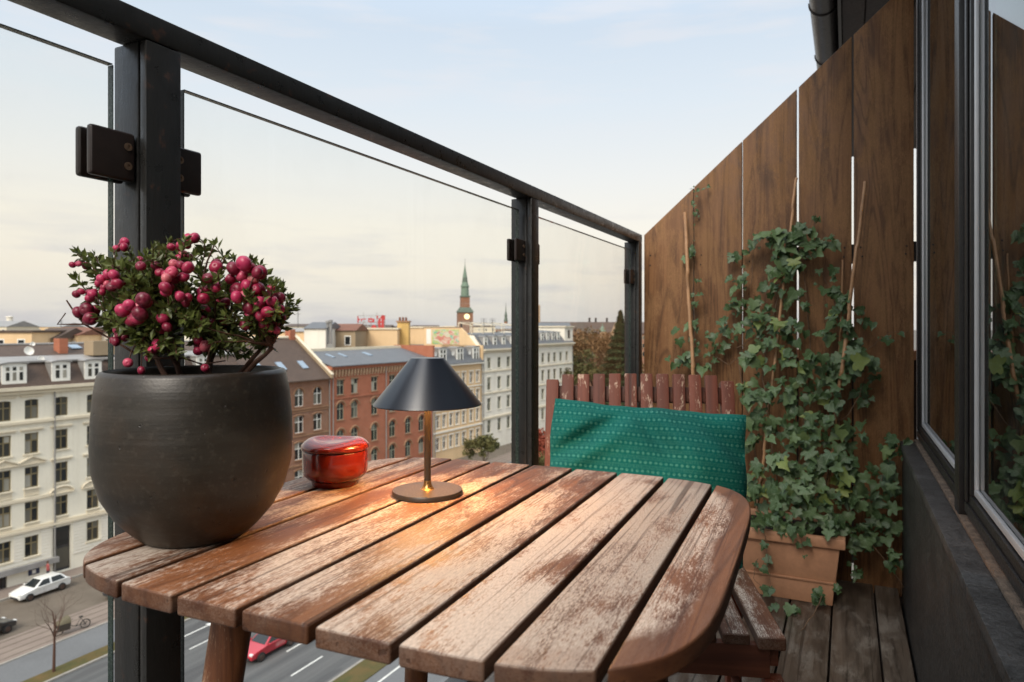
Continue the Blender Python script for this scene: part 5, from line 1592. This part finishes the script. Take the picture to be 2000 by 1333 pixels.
# church tower with copper spire
def px_z(y, d):
    return CAM_Z - (y - 640.0) * d / 1333.0
CD = 330.0
cp = at_d(908, 640, CD)
church = thing('church_tower', 'brick church tower with lit clock and tall green copper spire', 'church tower', (cp.x, cp.y, GZ), YAW + R(12))
ppm = CD / 1333.0
def stage(w0, y0, w1, y1, name, mat, par=church, n=4, rot=45):
    a0, a1 = px_z(y0, CD) - GZ, px_z(y1, CD) - GZ
    k = math.sqrt(2) if n == 4 else 1.06
    mb = MB().lathe([(0, a0), (w0 / 2 * ppm * k, a0), (w1 / 2 * ppm * k, a1), (0, a1)], n)
    o = mb.build(name, M[mat], par, smooth=False)
    o.rotation_euler = (0, 0, R(rot))
    return o
tb = stage(29, 860, 28, 611, 'tower', 'brick_brown')
stage(31, 610.9, 27, 606, 'cornice', 'copper_dark')
stage(25, 605.9, 20, 601, 'skirt', 'copper_dark')
stage(17.5, 600.9, 16.5, 581, 'belfry', 'brick_brown')
stage(19, 580.9, 18, 578, 'cornice', 'copper_dark')
stage(15.5, 577.9, 14, 561, 'lantern', 'copper', n=8, rot=22.5)
stage(17, 560.9, 15.5, 558, 'cornice', 'copper', n=8, rot=22.5)
stage(14, 557.9, 10, 551, 'spire_foot', 'copper', n=8, rot=22.5)
stage(11, 550.9, 8.5, 543, 'spire_stage', 'copper_dark', n=8, rot=22.5)
stage(9, 542.9, 0.9, 518, 'spire', 'copper', n=8, rot=22.5)
stage(0.7, 517.9, 0.5, 505, 'finial', 'dark_metal', n=6, rot=0)
ck = MB().lathe([(0, 0.12), (1.25, 0.12), (1.25, 0), (1.32, -0.1)], 24)
m = Mat('clock_face')
m.set(col=(0.8, 0.7, 0.45, 1), emit=(1.0, 0.72, 0.32, 1), emit_s=0.8)
M['clock_face'] = m.m
hw = 28.2 / 2 * ppm
co = ck.build('clock', M['clock_face'], church)
co.matrix_local = Matrix.Translation((0.5, -hw - 0.05, px_z(619, CD) - GZ)) @ Matrix.Rotation(R(90), 4, 'X')
MB().box(-0.06, 0.06, 0, 0.85, 0.125, 0.14).box(-0.05, 0.6, -0.05, 0.05, 0.125, 0.14).build('clock_hand', M['dark_metal'], co)
for x in (-2.2, 2.2):
    B(x - 0.4, x + 0.4, -hw - 0.03, -hw + 0.2, px_z(640, CD) - GZ, px_z(629, CD) - GZ).build('louvre', M['dark_metal'], church)
# second spire, tall chimney, copper-turreted red building
sp = at_d(988, 640, 420.0)
s2 = thing('slim_spire', 'slim dark spire behind the scaffold beside the middle post', 'spire', (sp.x, sp.y, GZ), YAW)
q = 420.0 / 1333.0
zz_ = lambda y: CAM_Z - (y - 640.0) * q - GZ
MB().lathe([(0, 0), (3.4 * q, 0), (3.4 * q, zz_(628)), (0, zz_(628))], 8).build('tower', M['brick_brown'], s2)
MB().lathe([(0, zz_(628)), (4.0 * q, zz_(628)), (2.4 * q, zz_(620)), (2.8 * q, zz_(617)), (0.9 * q, zz_(608)), (0.25 * q, zz_(592)), (0, zz_(592))], 8).build('spire', M['copper_dark'], s2)
cp2 = at_d(1053, 640, 380.0)
q = 380.0 / 1333.0
tag(MB().lathe([(0, 0), (2.6 * q, 0), (2.0 * q, CAM_Z + (640 - 600) * q - GZ), (2.3 * q, CAM_Z + (640 - 598) * q - GZ), (1.6 * q, CAM_Z + (640 - 596) * q - GZ), (0, CAM_Z + (640 - 596) * q - GZ)], 12).build('factory_chimney', M['sand_trim'], smooth=True), 'tall brick factory chimney just right of the middle post', 'chimney').location = (cp2.x, cp2.y, GZ)
dm = at_d(19, 640, 300.0)
dome = thing('slate_dome', 'dark slate dome with a white lantern at the far left skyline', 'dome', (dm.x, dm.y, GZ), YAW)
q = 300.0 / 1333.0
zz_ = lambda y: CAM_Z - (y - 640.0) * q - GZ
MB().lathe([(0, 0), (19 * q, 0), (19 * q, zz_(646)), (0, zz_(646))], 16).build('drum', M['cream_wall'], dome)
MB().lathe([(20 * q, zz_(646)), (17 * q, zz_(638)), (12 * q, zz_(631)), (8 * q, zz_(628)), (0, zz_(628))], 24).build('cap', M['roof_slate'], dome, smooth=True)
MB().lathe([(5.5 * q, zz_(628)), (5.5 * q, zz_(620)), (7 * q, zz_(620)), (6.5 * q, zz_(618.5)), (0, zz_(618))], 12).build('lantern', M['white_wall'], dome)
# far red city building on the right
hd_ = at_d(1062, 632, 250.0)
q = 250.0 / 1333.0
hall = thing('red_city_hall', 'long red brick civic building with dark roof and copper turrets behind the trees', 'building', (hd_.x, hd_.y, GZ), YAW)
hz = lambda y: CAM_Z - (y - 640.0) * q - GZ
W_ = 230 * q
hw_ = MB()
B(0, W_, 0, 30, 0, hz(652)).build('wall', M['brick_brown'], hall)
MB().prism([(-0.6, hz(652) + 0.01), (30.6, hz(652) + 0.01), (22, hz(629)), (8, hz(629))], lambda p, t: (t, p[0], p[1]), -0.5, W_ + 0.5).build('roof', M['roof_brown'], hall)
for k in range(18):
    x = 2 + k * (W_ - 4) / 17
    for yb, yt in ((664, 656), (680, 671), (697, 687)):
        f = B(x - 0.55, x + 0.55, -0.05, -0.003, hz(yb), hz(yt)).build('window', M['sand_trim'], hall)
        B(x - 0.4, x + 0.4, -0.07, -0.051, hz(yb) + 0.15, hz(yt) - 0.15).build('pane', M['town_pane'], f)
for px_ in (1176, 1228):
    x = (px_ - 1062) * q
    t_ = MB().lathe([(0, 0), (6 * q, 0), (6 * q, hz(648)), (0, hz(648))], 8, (x, -1.0, 0)).build('turret', M['sand_trim'], hall)
    MB().lathe([(7 * q, hz(648)), (6.5 * q, hz(645)), (4 * q, hz(641)), (1 * q, hz(637)), (0.4 * q, hz(632)), (0, hz(632))], 12, (x, -1.0, 0)).build('turret_cap', M['copper'], t_, smooth=True)
for px_ in (1160, 1173, 1196, 1226):
    x = (px_ - 1062) * q
    B(x - 0.35, x + 0.35, 14, 15, hz(632), hz(620)).build('chimney', M['dark_metal'], hall)
MB().prism([((1186 - 1062) * q, hz(690)), ((1206 - 1062) * q, hz(690)), ((1206 - 1062) * q, hz(650)), ((1200 - 1062) * q, hz(630)), ((1186 - 1062) * q, hz(664))], lambda p, t: (p[0], t, p[1]), -4, -1.5).build('stepped_gable', M['sand_trim'], hall)
# distant roofs along the horizon
rf = random.Random(3)
x = -120
ORD = ['first', 'second', 'third', 'fourth', 'fifth', 'sixth', 'seventh', 'eighth', 'ninth', 'tenth', 'eleventh', 'twelfth', 'thirteenth', 'fourteenth', 'fifteenth', 'sixteenth', 'seventeenth', 'eighteenth', 'nineteenth', 'twentieth', 'twenty-first', 'twenty-second', 'twenty-third', 'twenty-fourth', 'twenty-fifth', 'twenty-sixth', 'twenty-seventh', 'twenty-eighth', 'twenty-ninth', 'thirtieth']
WN = {'peach_wall': 'peach', 'tan_wall': 'tan', 'brick_brown': 'brown brick', 'cream_trim': 'cream', 'yellow_wall': 'yellow'}
RN = {'roof_red': 'red tiled', 'roof_slate': 'slate', 'roof_brown': 'brown tiled', 'roof_zinc': 'grey metal'}
i = 0
while x < 1130:
    wpx = rf.uniform(52, 96)
    d = rf.uniform(190, 420)
    yt = rf.uniform(634, 645)
    if not (880 < x + wpx / 2 < 935):
        wm_, rm_ = rf.choice(list(WN)), rf.choice(list(RN))
        px_box('distant_house', 'distant %s house with %s roof, %s from the left on the skyline' % (WN[wm_], RN[rm_], ORD[i]), x, x + wpx, yt + 2, d, rf.uniform(12, 25), wm_, rm_, rf.uniform(0.5, 2.5), group='distant skyline roofs', windows=int(wpx / 12))
        i += 1
    x += wpx * rf.uniform(0.7, 1.0)
# thin antennas
for x, y0_, y1_, lab in ((119, 625, 640, 'thin antenna mast on the far left roofs'), (582, 598, 640, 'thin antenna mast right of the shrub'), (962, 622, 640, 'left antenna mast beside the scaffold'), (945, 622, 640, 'thin aerial just right of the church tower')):
    a, b = at_d(x, y0_, 130), at_d(x, y1_ + 12, 130)
    mm = MB().tube([(0, 0, 0), (0, 0, a.z - b.z)], 0.05, 6)
    for k in range(3):
        zq = (a.z - b.z) * (0.95 - 0.12 * k)
        mm.tube([(-0.7, 0, zq), (0.7, 0, zq)], 0.03, 5)
    tag(mm.build('roof_antenna', M['dark_metal']), lab, 'antenna', 'roof antennas').location = b

# ------------------------------------------------------------------ ground, road and street
def ground_mat(name, a, b, rough=0.85, scale=0.3, bumpy=0.3):
    m = Mat(name)
    v = m.coord('Object')
    n1, n2 = m.noise(v, scale, 6, 0.6), m.noise(v, scale * 30, 3, 0.6)
    c = m.mix(m.rng(n1, 0.3, 0.7), a, b)
    c = m.mix(m.rng(n2, 0.3, 0.7, 0, 0.35), c, tuple(k * 0.6 for k in a))
    m.set(col=c, rough=rough, spec=0.3)
    return m.m
M['ground'] = ground_mat('ground', (0.12, 0.11, 0.095), (0.16, 0.145, 0.12), scale=0.02)
M['asphalt'] = ground_mat('asphalt', (0.080, 0.082, 0.083), (0.115, 0.116, 0.115))
m = Mat('asphalt_worn')
va = m.coord('Object')
tr_ = m.noise(m.coord('Object', (1.3, 0.03, 1)), 1.0, 4, 0.6)
pa = m.rng(m.noise(m.coord('Object', (0.5, 0.12, 1)), 1.0, 2, 0.3), 0.60, 0.62)
c = m.mix(m.rng(tr_, 0.35, 0.65), (0.072, 0.074, 0.075), (0.125, 0.125, 0.123))
c = m.mix(m.math('MULTIPLY', pa, 0.6), c, (0.06, 0.06, 0.062))
c = m.mix(m.rng(m.noise(va, 9, 4), 0.35, 0.7, 0, 0.35), c, (0.06, 0.06, 0.06))
m.set(col=c, rough=0.8, spec=0.3)
M['asphalt'] = m.m
M['cycle'] = ground_mat('cycle', (0.135, 0.138, 0.142), (0.16, 0.165, 0.17))
M['setts'] = ground_mat('setts', (0.12, 0.098, 0.077), (0.175, 0.145, 0.115), scale=0.5)
M['paving'] = ground_mat('paving', (0.21, 0.165, 0.14), (0.26, 0.21, 0.175), scale=0.6)
M['grass'] = ground_mat('grass', (0.055, 0.065, 0.02), (0.14, 0.085, 0.03), scale=0.8)
M['line_white'] = flat('line_white', (0.62, 0.62, 0.58), 0.7, 0.15, 3)
M['kerb'] = flat('kerb', (0.28, 0.26, 0.23), 0.8, 0.15, 2)
gs = MB().add([(-5000, -3000, GZ - 0.15), (5000, -3000, GZ - 0.15), (5000, 7000, GZ - 0.15), (-5000, 7000, GZ - 0.15)], [(0, 1, 2, 3)])
struct(gs.build('ground', M['ground']))
def strip(name, xa, xb, z, mat, ya=-60, yb=190, h=0.25):
    return struct(B(xa, xb, ya, yb, GZ + z - h, GZ + z).build(name, M[mat]))
strip('pavement', -80.0, -63.9, 0.13, 'paving')
strip('kerb', -63.899, -63.7, 0.145, 'kerb')
strip('setts_road', -63.699, -55.6, 0.0, 'setts')
pav = strip('tree_walk', -55.599, -51.75, 0.10, 'paving')
for k in range(4):
    xx = -55.2 + k * 0.95
    B(xx, xx + 0.12, -60, 190, GZ + 0.101, GZ + 0.112).build('paving_joint', M['setts'], pav)
strip('kerb', -51.749, -51.6, 0.12, 'kerb')
strip('cycle_path', -51.599, -47.9, 0.04, 'cycle')
strip('grass_verge', -47.899, -46.6, 0.10, 'grass')
strip('kerb', -46.599, -46.4, 0.11, 'kerb')
road = strip('road', -46.399, -30.1, 0.0, 'asphalt')
strip('kerb', -30.099, -29.9, 0.11, 'kerb')
strip('grass_verge', -29.899, -28.1, 0.10, 'grass')
strip('cycle_path', -28.099, -8.0, 0.04, 'cycle')
B(-27.3, -27.15, -60, 190, GZ + 0.041, GZ + 0.046).build('lane_line', M['line_white'], road)
dash = B(-0.065, 0.065, 0, 3.0, 0.001, 0.006).mesh('lane_dash')
for lx, off in ((-42.2, 0.0), (-35.7, 2.8), (-32.95, 0.4)):
    for k in range(14):
        obj('lane_dash', dash, M['line_white'], road, (lx, -15 + k * 8.1 + off, GZ))
ar = MB().box(-0.06, 0.06, 0, 2.2, 0.001, 0.006).prism([(-0.35, 2.2), (0.35, 2.2), (0, 3.2)], lambda p, t: (p[0], p[1], t), 0.001, 0.006)
obj('lane_arrow', ar.mesh('lane_arrow'), M['line_white'], road, (-44.3, 34.8, GZ))

# ------------------------------------------------------------------ cars
M['car_glass'] = flat('car_glass', (0.02, 0.024, 0.026), 0.08, 0.1, 2)
M['tyre'] = flat('tyre', (0.012, 0.012, 0.012), 0.8, 0.2, 6)
M['rim'] = flat('rim', (0.09, 0.06, 0.05), 0.4, 0.2, 6, metal=0.5)
M['headlight'] = flat('headlight', (0.7, 0.7, 0.68), 0.15, 0.05, 4)
M['tail_light'] = flat('tail_light', (0.4, 0.01, 0.01), 0.2, 0.1, 4)
def car_paint(name, col):
    m = Mat(name)
    m.set(col=(*col, 1), rough=0.3, coat=1.0, coat_rough=0.05)
    return m.m
def car(label, paint, loc, heading, L=4.2, grp='cars in the street'):
    o = thing('car', label, 'car', loc, heading, grp)
    k = L / 4.2
    W = 0.88
    side = [(-2.08, 0.30), (-2.12, 0.52), (-2.05, 0.70), (-1.75, 0.80), (-1.05, 0.93), (-0.95, 0.95), (1.75, 0.97), (2.02, 0.93), (2.10, 0.62), (2.06, 0.30)]
    hull = MB()
    n = len(side)
    ws = [0.72, 0.74, 0.76, 0.80, 0.86, 0.87, 0.86, 0.80, 0.78, 0.76]
    rows_ = []
    for (y, z), w_ in zip(side, ws):
        rows_.append([(-w_ * 1.0, y * k, z), (w_ * 1.0, y * k, z)])
    vs_ = [p for r in rows_ for p in r]
    fs_ = [(2 * i, 2 * i + 1, 2 * ((i + 1) % n) + 1, 2 * ((i + 1) % n)) for i in range(n)]
    fs_ += [tuple(2 * i for i in range(n)), tuple(2 * i + 1 for i in range(n))[::-1]]
    hull.add(vs_, fs_)
    # a second, wider band low on the sides
    body = hull.build('body', paint, o, bevel=0.07, seg=3, angle=50)
    cab = MB().hexa([(-0.79, -0.98 * k, 0.93), (0.79, -0.98 * k, 0.93), (0.76, 1.88 * k, 0.95), (-0.76, 1.88 * k, 0.95)], [(-0.60, -0.22 * k, 1.43), (0.60, -0.22 * k, 1.43), (0.57, 1.38 * k, 1.42), (-0.57, 1.38 * k, 1.42)])
    cab.build('cabin', paint, body, bevel=0.06, seg=3, angle=50)
    def pane(name, q):
        c = sum((Vector(p) for p in q), Vector()) / 4
        nrm = (Vector(q[1]) - Vector(q[0])).cross(Vector(q[3]) - Vector(q[0])).normalized()
        if nrm.dot(c - Vector((0, 0.5, 1.0))) < 0:
            nrm = -nrm
        q2 = [c + (Vector(p) - c) * 0.86 + nrm * 0.012 for p in q]
        MB().hexa([p - nrm * 0.03 for p in q2], q2).build(name, M['car_glass'], o)
    wb, wt_ = 0.79, 0.60
    pane('windscreen', [(-wb, -0.98 * k, 0.93), (wb, -0.98 * k, 0.93), (wt_, -0.22 * k, 1.43), (-wt_, -0.22 * k, 1.43)])
    pane('rear_window', [(-0.76, 1.88 * k, 0.95), (0.76, 1.88 * k, 0.95), (0.57, 1.38 * k, 1.42), (-0.57, 1.38 * k, 1.42)])
    for sg_ in (-1, 1):
        pane('side_window', [(sg_ * 0.79, -0.86 * k, 0.94), (sg_ * 0.78, 0.38 * k, 0.945), (sg_ * 0.59, 0.38 * k, 1.425), (sg_ * 0.60, -0.2 * k, 1.43)])
        pane('side_window', [(sg_ * 0.78, 0.42 * k, 0.945), (sg_ * 0.76, 1.7 * k, 0.95), (sg_ * 0.575, 1.3 * k, 1.42), (sg_ * 0.59, 0.42 * k, 1.425)])
        for y in (-1.33 * k, 1.30 * k):
            wh = MB().lathe([(0, -0.11), (0.26, -0.11), (0.32, -0.08), (0.32, 0.08), (0.26, 0.11), (0, 0.11)], 20).mesh('wheel', smooth=True, angle=40)
            wo = obj('wheel', wh, M['tyre'], o, (sg_ * 0.77, y, 0.32), (0, R(90), 0))
            MB().lathe([(0, 0.125 * sg_), (0.20, 0.12 * sg_), (0.21, 0.1 * sg_)], 14).build('rim', M['rim'], wo)
        B(sg_ * 0.60 - 0.14, sg_ * 0.60 + 0.14, -2.10 * k, -1.9 * k, 0.60, 0.74).build('headlight', M['headlight'], o, bevel=0.03)
        B(sg_ * 0.66 - 0.12, sg_ * 0.66 + 0.12, 1.98 * k, 2.09 * k, 0.66, 0.86).build('tail_light', M['tail_light'], o, bevel=0.03)
        B(sg_ * 0.93 - 0.08, sg_ * 0.93 + 0.08, -0.80 * k, -0.70 * k, 0.93, 1.06).build('mirror', paint, o, bevel=0.03)
    B(-0.5, 0.5, -2.14 * k, -2.06 * k, 0.34, 0.48).build('grille', M['dark_metal'], o)
    return o
cw = on_z(74, 1163, GZ)
car('white hatchback parked at the kerb in front of the cream house', car_paint('paint_white', (0.78, 0.78, 0.76)), (-62.45, 34.9, GZ + 0.0), R(3), 4.3)
car('dark grey car cut off by the left edge of the picture', car_paint('paint_dark', (0.016, 0.018, 0.02)), (-57.3, 27.9, GZ), R(-172), 4.2)
car('dark blue car parked on the setts, half hidden by the glass edge', car_paint('paint_blue', (0.02, 0.022, 0.03)), (-55.9, 38.6, GZ + 0.0), R(3), 4.1)
car('red car driving on the asphalt road below the table', car_paint('paint_red', (0.42, 0.015, 0.03)), tuple(on_z(524, 1272, GZ)), R(-2), 4.2)
# person in a red jacket behind the white car
pz_ = on_z(101, 1140, GZ + 0.13)
def person(label, loc, coat, rotz):
    o = thing('person', label, 'person', loc, rotz)
    me = bpy.data.meshes.new('body')
    V = [(0, 0, 0.95), (0, 0, 1.15), (0, 0, 1.38), (0, 0.01, 1.50), (0, 0.02, 1.60), (0, 0.02, 1.70), (-0.19, 0, 1.40), (-0.24, 0.02, 1.12), (-0.22, -0.10, 0.90), (0.19, 0, 1.40), (0.24, 0.02, 1.12), (0.22, -0.10, 0.90), (-0.10, 0, 0.90), (-0.11, -0.04, 0.48), (-0.11, 0.04, 0.08), (-0.11, -0.10, 0.04), (0.10, 0, 0.90), (0.11, 0.05, 0.48), (0.11, 0.14, 0.08), (0.11, 0.02, 0.04)]
    E_ = [(0, 1), (1, 2), (2, 3), (3, 4), (4, 5), (2, 6), (6, 7), (7, 8), (2, 9), (9, 10), (10, 11), (0, 12), (12, 13), (13, 14), (14, 15), (0, 16), (16, 17), (17, 18), (18, 19)]
    me.from_pydata(V, E_, [])
    b = obj('body', me, coat, o)
    sk = b.modifiers.new('skin', 'SKIN')
    rad = [.15, .16, .17, .055, .095, .075, .075, .055, .04, .075, .055, .04, .095, .07, .05, .045, .095, .07, .05, .045]
    for v, r in zip(me.skin_vertices[0].data, rad):
        v.radius = (r, r * 0.8)
    me.skin_vertices[0].data[0].use_root = True
    b.modifiers.new('sub', 'SUBSURF').levels = 2
    b.modifiers['sub'].render_levels = 2
    MB().lathe([(0, 0.14), (0.07, 0.12), (0.105, 0.05), (0.10, -0.02), (0.085, -0.04)], 12, (0, 0.03, 1.62)).build('hair', M['twig'], o, smooth=True)
    return o
m = Mat('red_jacket')
sp_ = m.n('ShaderNodeSeparateXYZ', {0: m.coord('Object')})
cl = m.mix(m.rng(sp_.outputs[2], 0.90, 0.905), (0.03, 0.035, 0.05), (0.34, 0.08, 0.08))
cl = m.mix(m.rng(sp_.outputs[2], 1.50, 1.505), cl, (0.45, 0.28, 0.2))
m.set(col=cl, rough=0.8)
person('person in a faded red jacket walking behind the white car', (-64.9, 36.9, GZ + 0.13), m.m, R(170))
# parked cargo bicycle under a dark cover
bp = on_z(142, 1234, GZ + 0.1)
bike = thing('cargo_bicycle', 'dark cargo bicycle parked on the paved strip behind the bare sapling', 'bicycle', bp, R(-14))
wm = MB()
for y in (-0.95, 0.85):
    wh = MB().tube([(0, y + 0.33 * math.cos(a), 0.33 + 0.33 * math.sin(a)) for a in [2 * math.pi * k / 20 for k in range(21)]], 0.035, 6)
    for k in range(8):
        a = math.pi * k / 8
        wh.tube([(0, y + 0.3 * math.cos(a), 0.33 + 0.3 * math.sin(a)), (0, y - 0.3 * math.cos(a), 0.33 - 0.3 * math.sin(a))], 0.008, 4)
    wh.build('wheel', M['tyre'], bike)
MB().tube([(0, 0.85, 0.33), (0, 0.55, 0.85), (0, 0.2, 0.35), (0, -0.2, 0.55), (0, -0.95, 0.33)], 0.03, 6).tube([(0, 0.2, 0.35), (0, 0.85, 0.33)], 0.025, 6).tube([(0, -0.2, 0.55), (0, -0.25, 1.0)], 0.03, 6).build('frame', M['dark_metal'], bike)
MB().hexa([(-0.3, -0.9, 0.35), (0.3, -0.9, 0.35), (0.3, -0.25, 0.35), (-0.3, -0.25, 0.35)], [(-0.38, -1.1, 0.85), (0.38, -1.1, 0.85), (0.38, -0.2, 0.85), (-0.38, -0.2, 0.85)]).build('cargo_box', flat('box_dark', (0.05, 0.04, 0.03), 0.7, 0.2, 3), bike, bevel=0.03)
MB().hexa([(-0.4, -1.12, 0.86), (0.4, -1.12, 0.86), (0.4, -0.18, 0.86), (-0.4, -0.18, 0.86)], [(-0.2, -0.7, 1.15), (0.2, -0.7, 1.15), (0.3, -0.25, 1.3), (-0.3, -0.25, 1.3)]).build('rain_cover', flat('cover', (0.10, 0.085, 0.05), 0.7, 0.2, 3), bike, bevel=0.05)
B(-0.09, 0.09, 0.42, 0.68, 0.92, 0.99).build('saddle', M['tyre'], bike, bevel=0.02)
MB().tube([(-0.3, -0.05, 1.02), (0, -0.25, 1.02), (0.3, -0.05, 1.02)], 0.018, 6).build('handlebar', M['dark_metal'], bike)

# ------------------------------------------------------------------ trees
def branch_rec(mb, p, d, length, r, depth, rn, ends, up=0.15, n=6):
    pts, rad = [p], [r]
    q, dd = p, d.normalized()
    for k in range(4):
        dd = (dd + Vector((rn.uniform(-1, 1), rn.uniform(-1, 1), rn.uniform(-0.5, 1) * 0.6 + up)) * 0.16).normalized()
        q = q + dd * length / 4
        pts.append(q)
        rad.append(r * (1 - 0.14 * (k + 1)))
    mb.tube(pts, rad, n, cap=False)
    if depth == 0:
        ends.append((q, dd))
        return
    for k in range(rn.choice((2, 3, 3))):
        i = rn.choice((2, 3, 4, 4))
        side = Quaternion(dd, rn.uniform(0, 6.28)) @ dd.orthogonal()
        branch_rec(mb, pts[i], dd * rn.uniform(0.6, 1.1) + side.normalized() * rn.uniform(0.5, 0.9), length * rn.uniform(0.62, 0.8), rad[i] * 0.68, depth - 1, rn, ends, up, max(3, n - 1))
def leafy_tree(name, label, loc, height, spread, mat, seed, nleaf=26, lsize=0.35, depth=3, bare=False, group=None, trunk_h=0.3):
    rn = random.Random(seed)
    o = thing(name, label, 'tree', loc, 0, group)
    tb, ends = MB(), []
    th = height * trunk_h
    tb.tube([(0, 0, 0), (0.05, 0, th * 0.5), (0, 0.05, th)], [height * 0.018, height * 0.015, height * 0.012], 8)
    for k in range(5 if not bare else 4):
        a = k * 2.4 + rn.uniform(-0.4, 0.4)
        branch_rec(tb, Vector((0, 0.05, th * rn.uniform(0.8, 1.0))), Vector((math.cos(a) * spread, math.sin(a) * spread, rn.uniform(0.7, 1.2))), height * 0.30, height * 0.008, depth, rn, ends)
    branch_rec(tb, Vector((0, 0.05, th)), Vector((0, 0, 1)), height * 0.3, height * 0.010, depth, rn, ends)
    tb.build('trunk', M['twig'], o, smooth=True)
    if nleaf:
        lf = MB()
        for q, dd in ends:
            for k in range(nleaf):
                c = q + Vector((rn.gauss(0, 1), rn.gauss(0, 1), rn.gauss(0, 0.8))) * height * 0.045
                a, b = Vector((rn.uniform(-1, 1), rn.uniform(-1, 1), rn.uniform(-1, 1))).normalized(), Vector((rn.uniform(-1, 1), rn.uniform(-1, 1), rn.uniform(-1, 1))).normalized()
                s = lsize * rn.uniform(0.5, 1.2)
                lf.add([c - a * s, c + b * s * 0.7, c + a * s, c - b * s * 0.7], [(0, 1, 2, 3)])
        lf.build('crown', mat, o, fix=False)['kind'] = 'stuff'
    return o
def foliage(name, a, b):
    m = Mat(name)
    v = m.coord('Object')
    c = m.mix(m.rng(m.noise(v, 0.35, 4, 0.6), 0.35, 0.65), a, b)
    c = m.mix(m.rng(m.noise(v, 6, 2), 0.3, 0.7, 0, 0.5), c, tuple(k * 0.5 for k in a))
    m.set(col=c, rough=0.8, spec=0.2)
    return m.m
M['autumn'] = foliage('autumn', (0.15, 0.085, 0.038), (0.24, 0.13, 0.055))
M['autumn_green'] = foliage('autumn_green', (0.08, 0.085, 0.03), (0.15, 0.12, 0.045))
M['conifer'] = foliage('conifer', (0.036, 0.06, 0.022), (0.062, 0.088, 0.032))
M['red_leaf'] = foliage('red_leaf', (0.26, 0.05, 0.03), (0.36, 0.10, 0.06))
leafy_tree('sapling', 'bare young street tree in the grass strip at the left', on_z(105, 1312, GZ + 0.1), 5.6, 0.40, None, 4, nleaf=0, depth=3, bare=True, trunk_h=0.42)
trees = [((1135, 862), 178, 24, 'autumn', 'russet autumn tree right beside the white corner house'), ((1158, 862), 190, 22, 'autumn', 'brown autumn tree left of the conifer'), ((1180, 855), 200, 20, 'autumn_green', 'olive autumn tree just left of the conifer'), ((1228, 850), 200, 15, 'autumn', 'brown autumn tree right of the conifer, by the end post'), ((1118, 880), 165, 17, 'autumn_green', 'low olive tree below the russet tree by the white corner house')]
for k, ((x, y), d, h, mt_, lab) in enumerate(trees):
    p = at_d(x, 640, d)
    leafy_tree('autumn_tree', lab, (p.x, p.y, GZ), h, 0.75, M[mt_], 20 + k, 30, 0.42, 3, group='autumn trees in the square')
for k, (x, d, h, mt_, lab) in enumerate([(1056, 92, 6.0, 'autumn_green', 'green street tree between the middle post and the chair'), (1060, 96, 8.6, 'red_leaf', 'red leaved street tree behind the chair post'), (945, 108, 6, 'autumn_green', 'small dark street bush in front of the peach house')]):
    p = at_d(x, 640, d)
    leafy_tree('street_tree', lab, (p.x, p.y, GZ), h, 0.7, M[mt_], 40 + k, 26, 0.28, 3, group='street trees')
# tall conifer
cq = at_d(1212, 640, 165)
con = thing('conifer_tree', 'tall dark pointed conifer seen through the last glass pane', 'tree', (cq.x, cq.y, GZ))
Ht_ = CAM_Z + (640 - 606) * 165 / 1333 - GZ
MB().tube([(0, 0, 0), (0, 0, Ht_)], [0.45, 0.05], 8).build('trunk', M['twig'], con)
cf = MB()
rc = random.Random(9)
for k in range(17000):
    t = rc.random() ** 0.75
    z = Ht_ * (1 - t * 0.93)
    rr_ = (0.10 + 9.5 * t ** 1.05) * (0.45 + 0.55 * rc.random() ** 0.5) * (0.86 + 0.14 * math.sin(z * 4.0))
    a = rc.uniform(0, 6.283)
    c = Vector((rr_ * math.cos(a), rr_ * math.sin(a), z - rr_ * 0.18))
    o_ = Vector((math.cos(a), math.sin(a), -0.25 + rc.uniform(-0.3, 0.3)))
    s_ = Vector((-math.sin(a), math.cos(a), rc.uniform(-0.4, 0.4)))
    s = rc.uniform(0.28, 0.6)
    cf.add([c - o_ * s, c + s_ * s * 0.45, c + o_ * s, c - s_ * s * 0.45], [(0, 1, 2, 3)])
cf.build('crown', M['conifer'], con, fix=False)['kind'] = 'stuff'
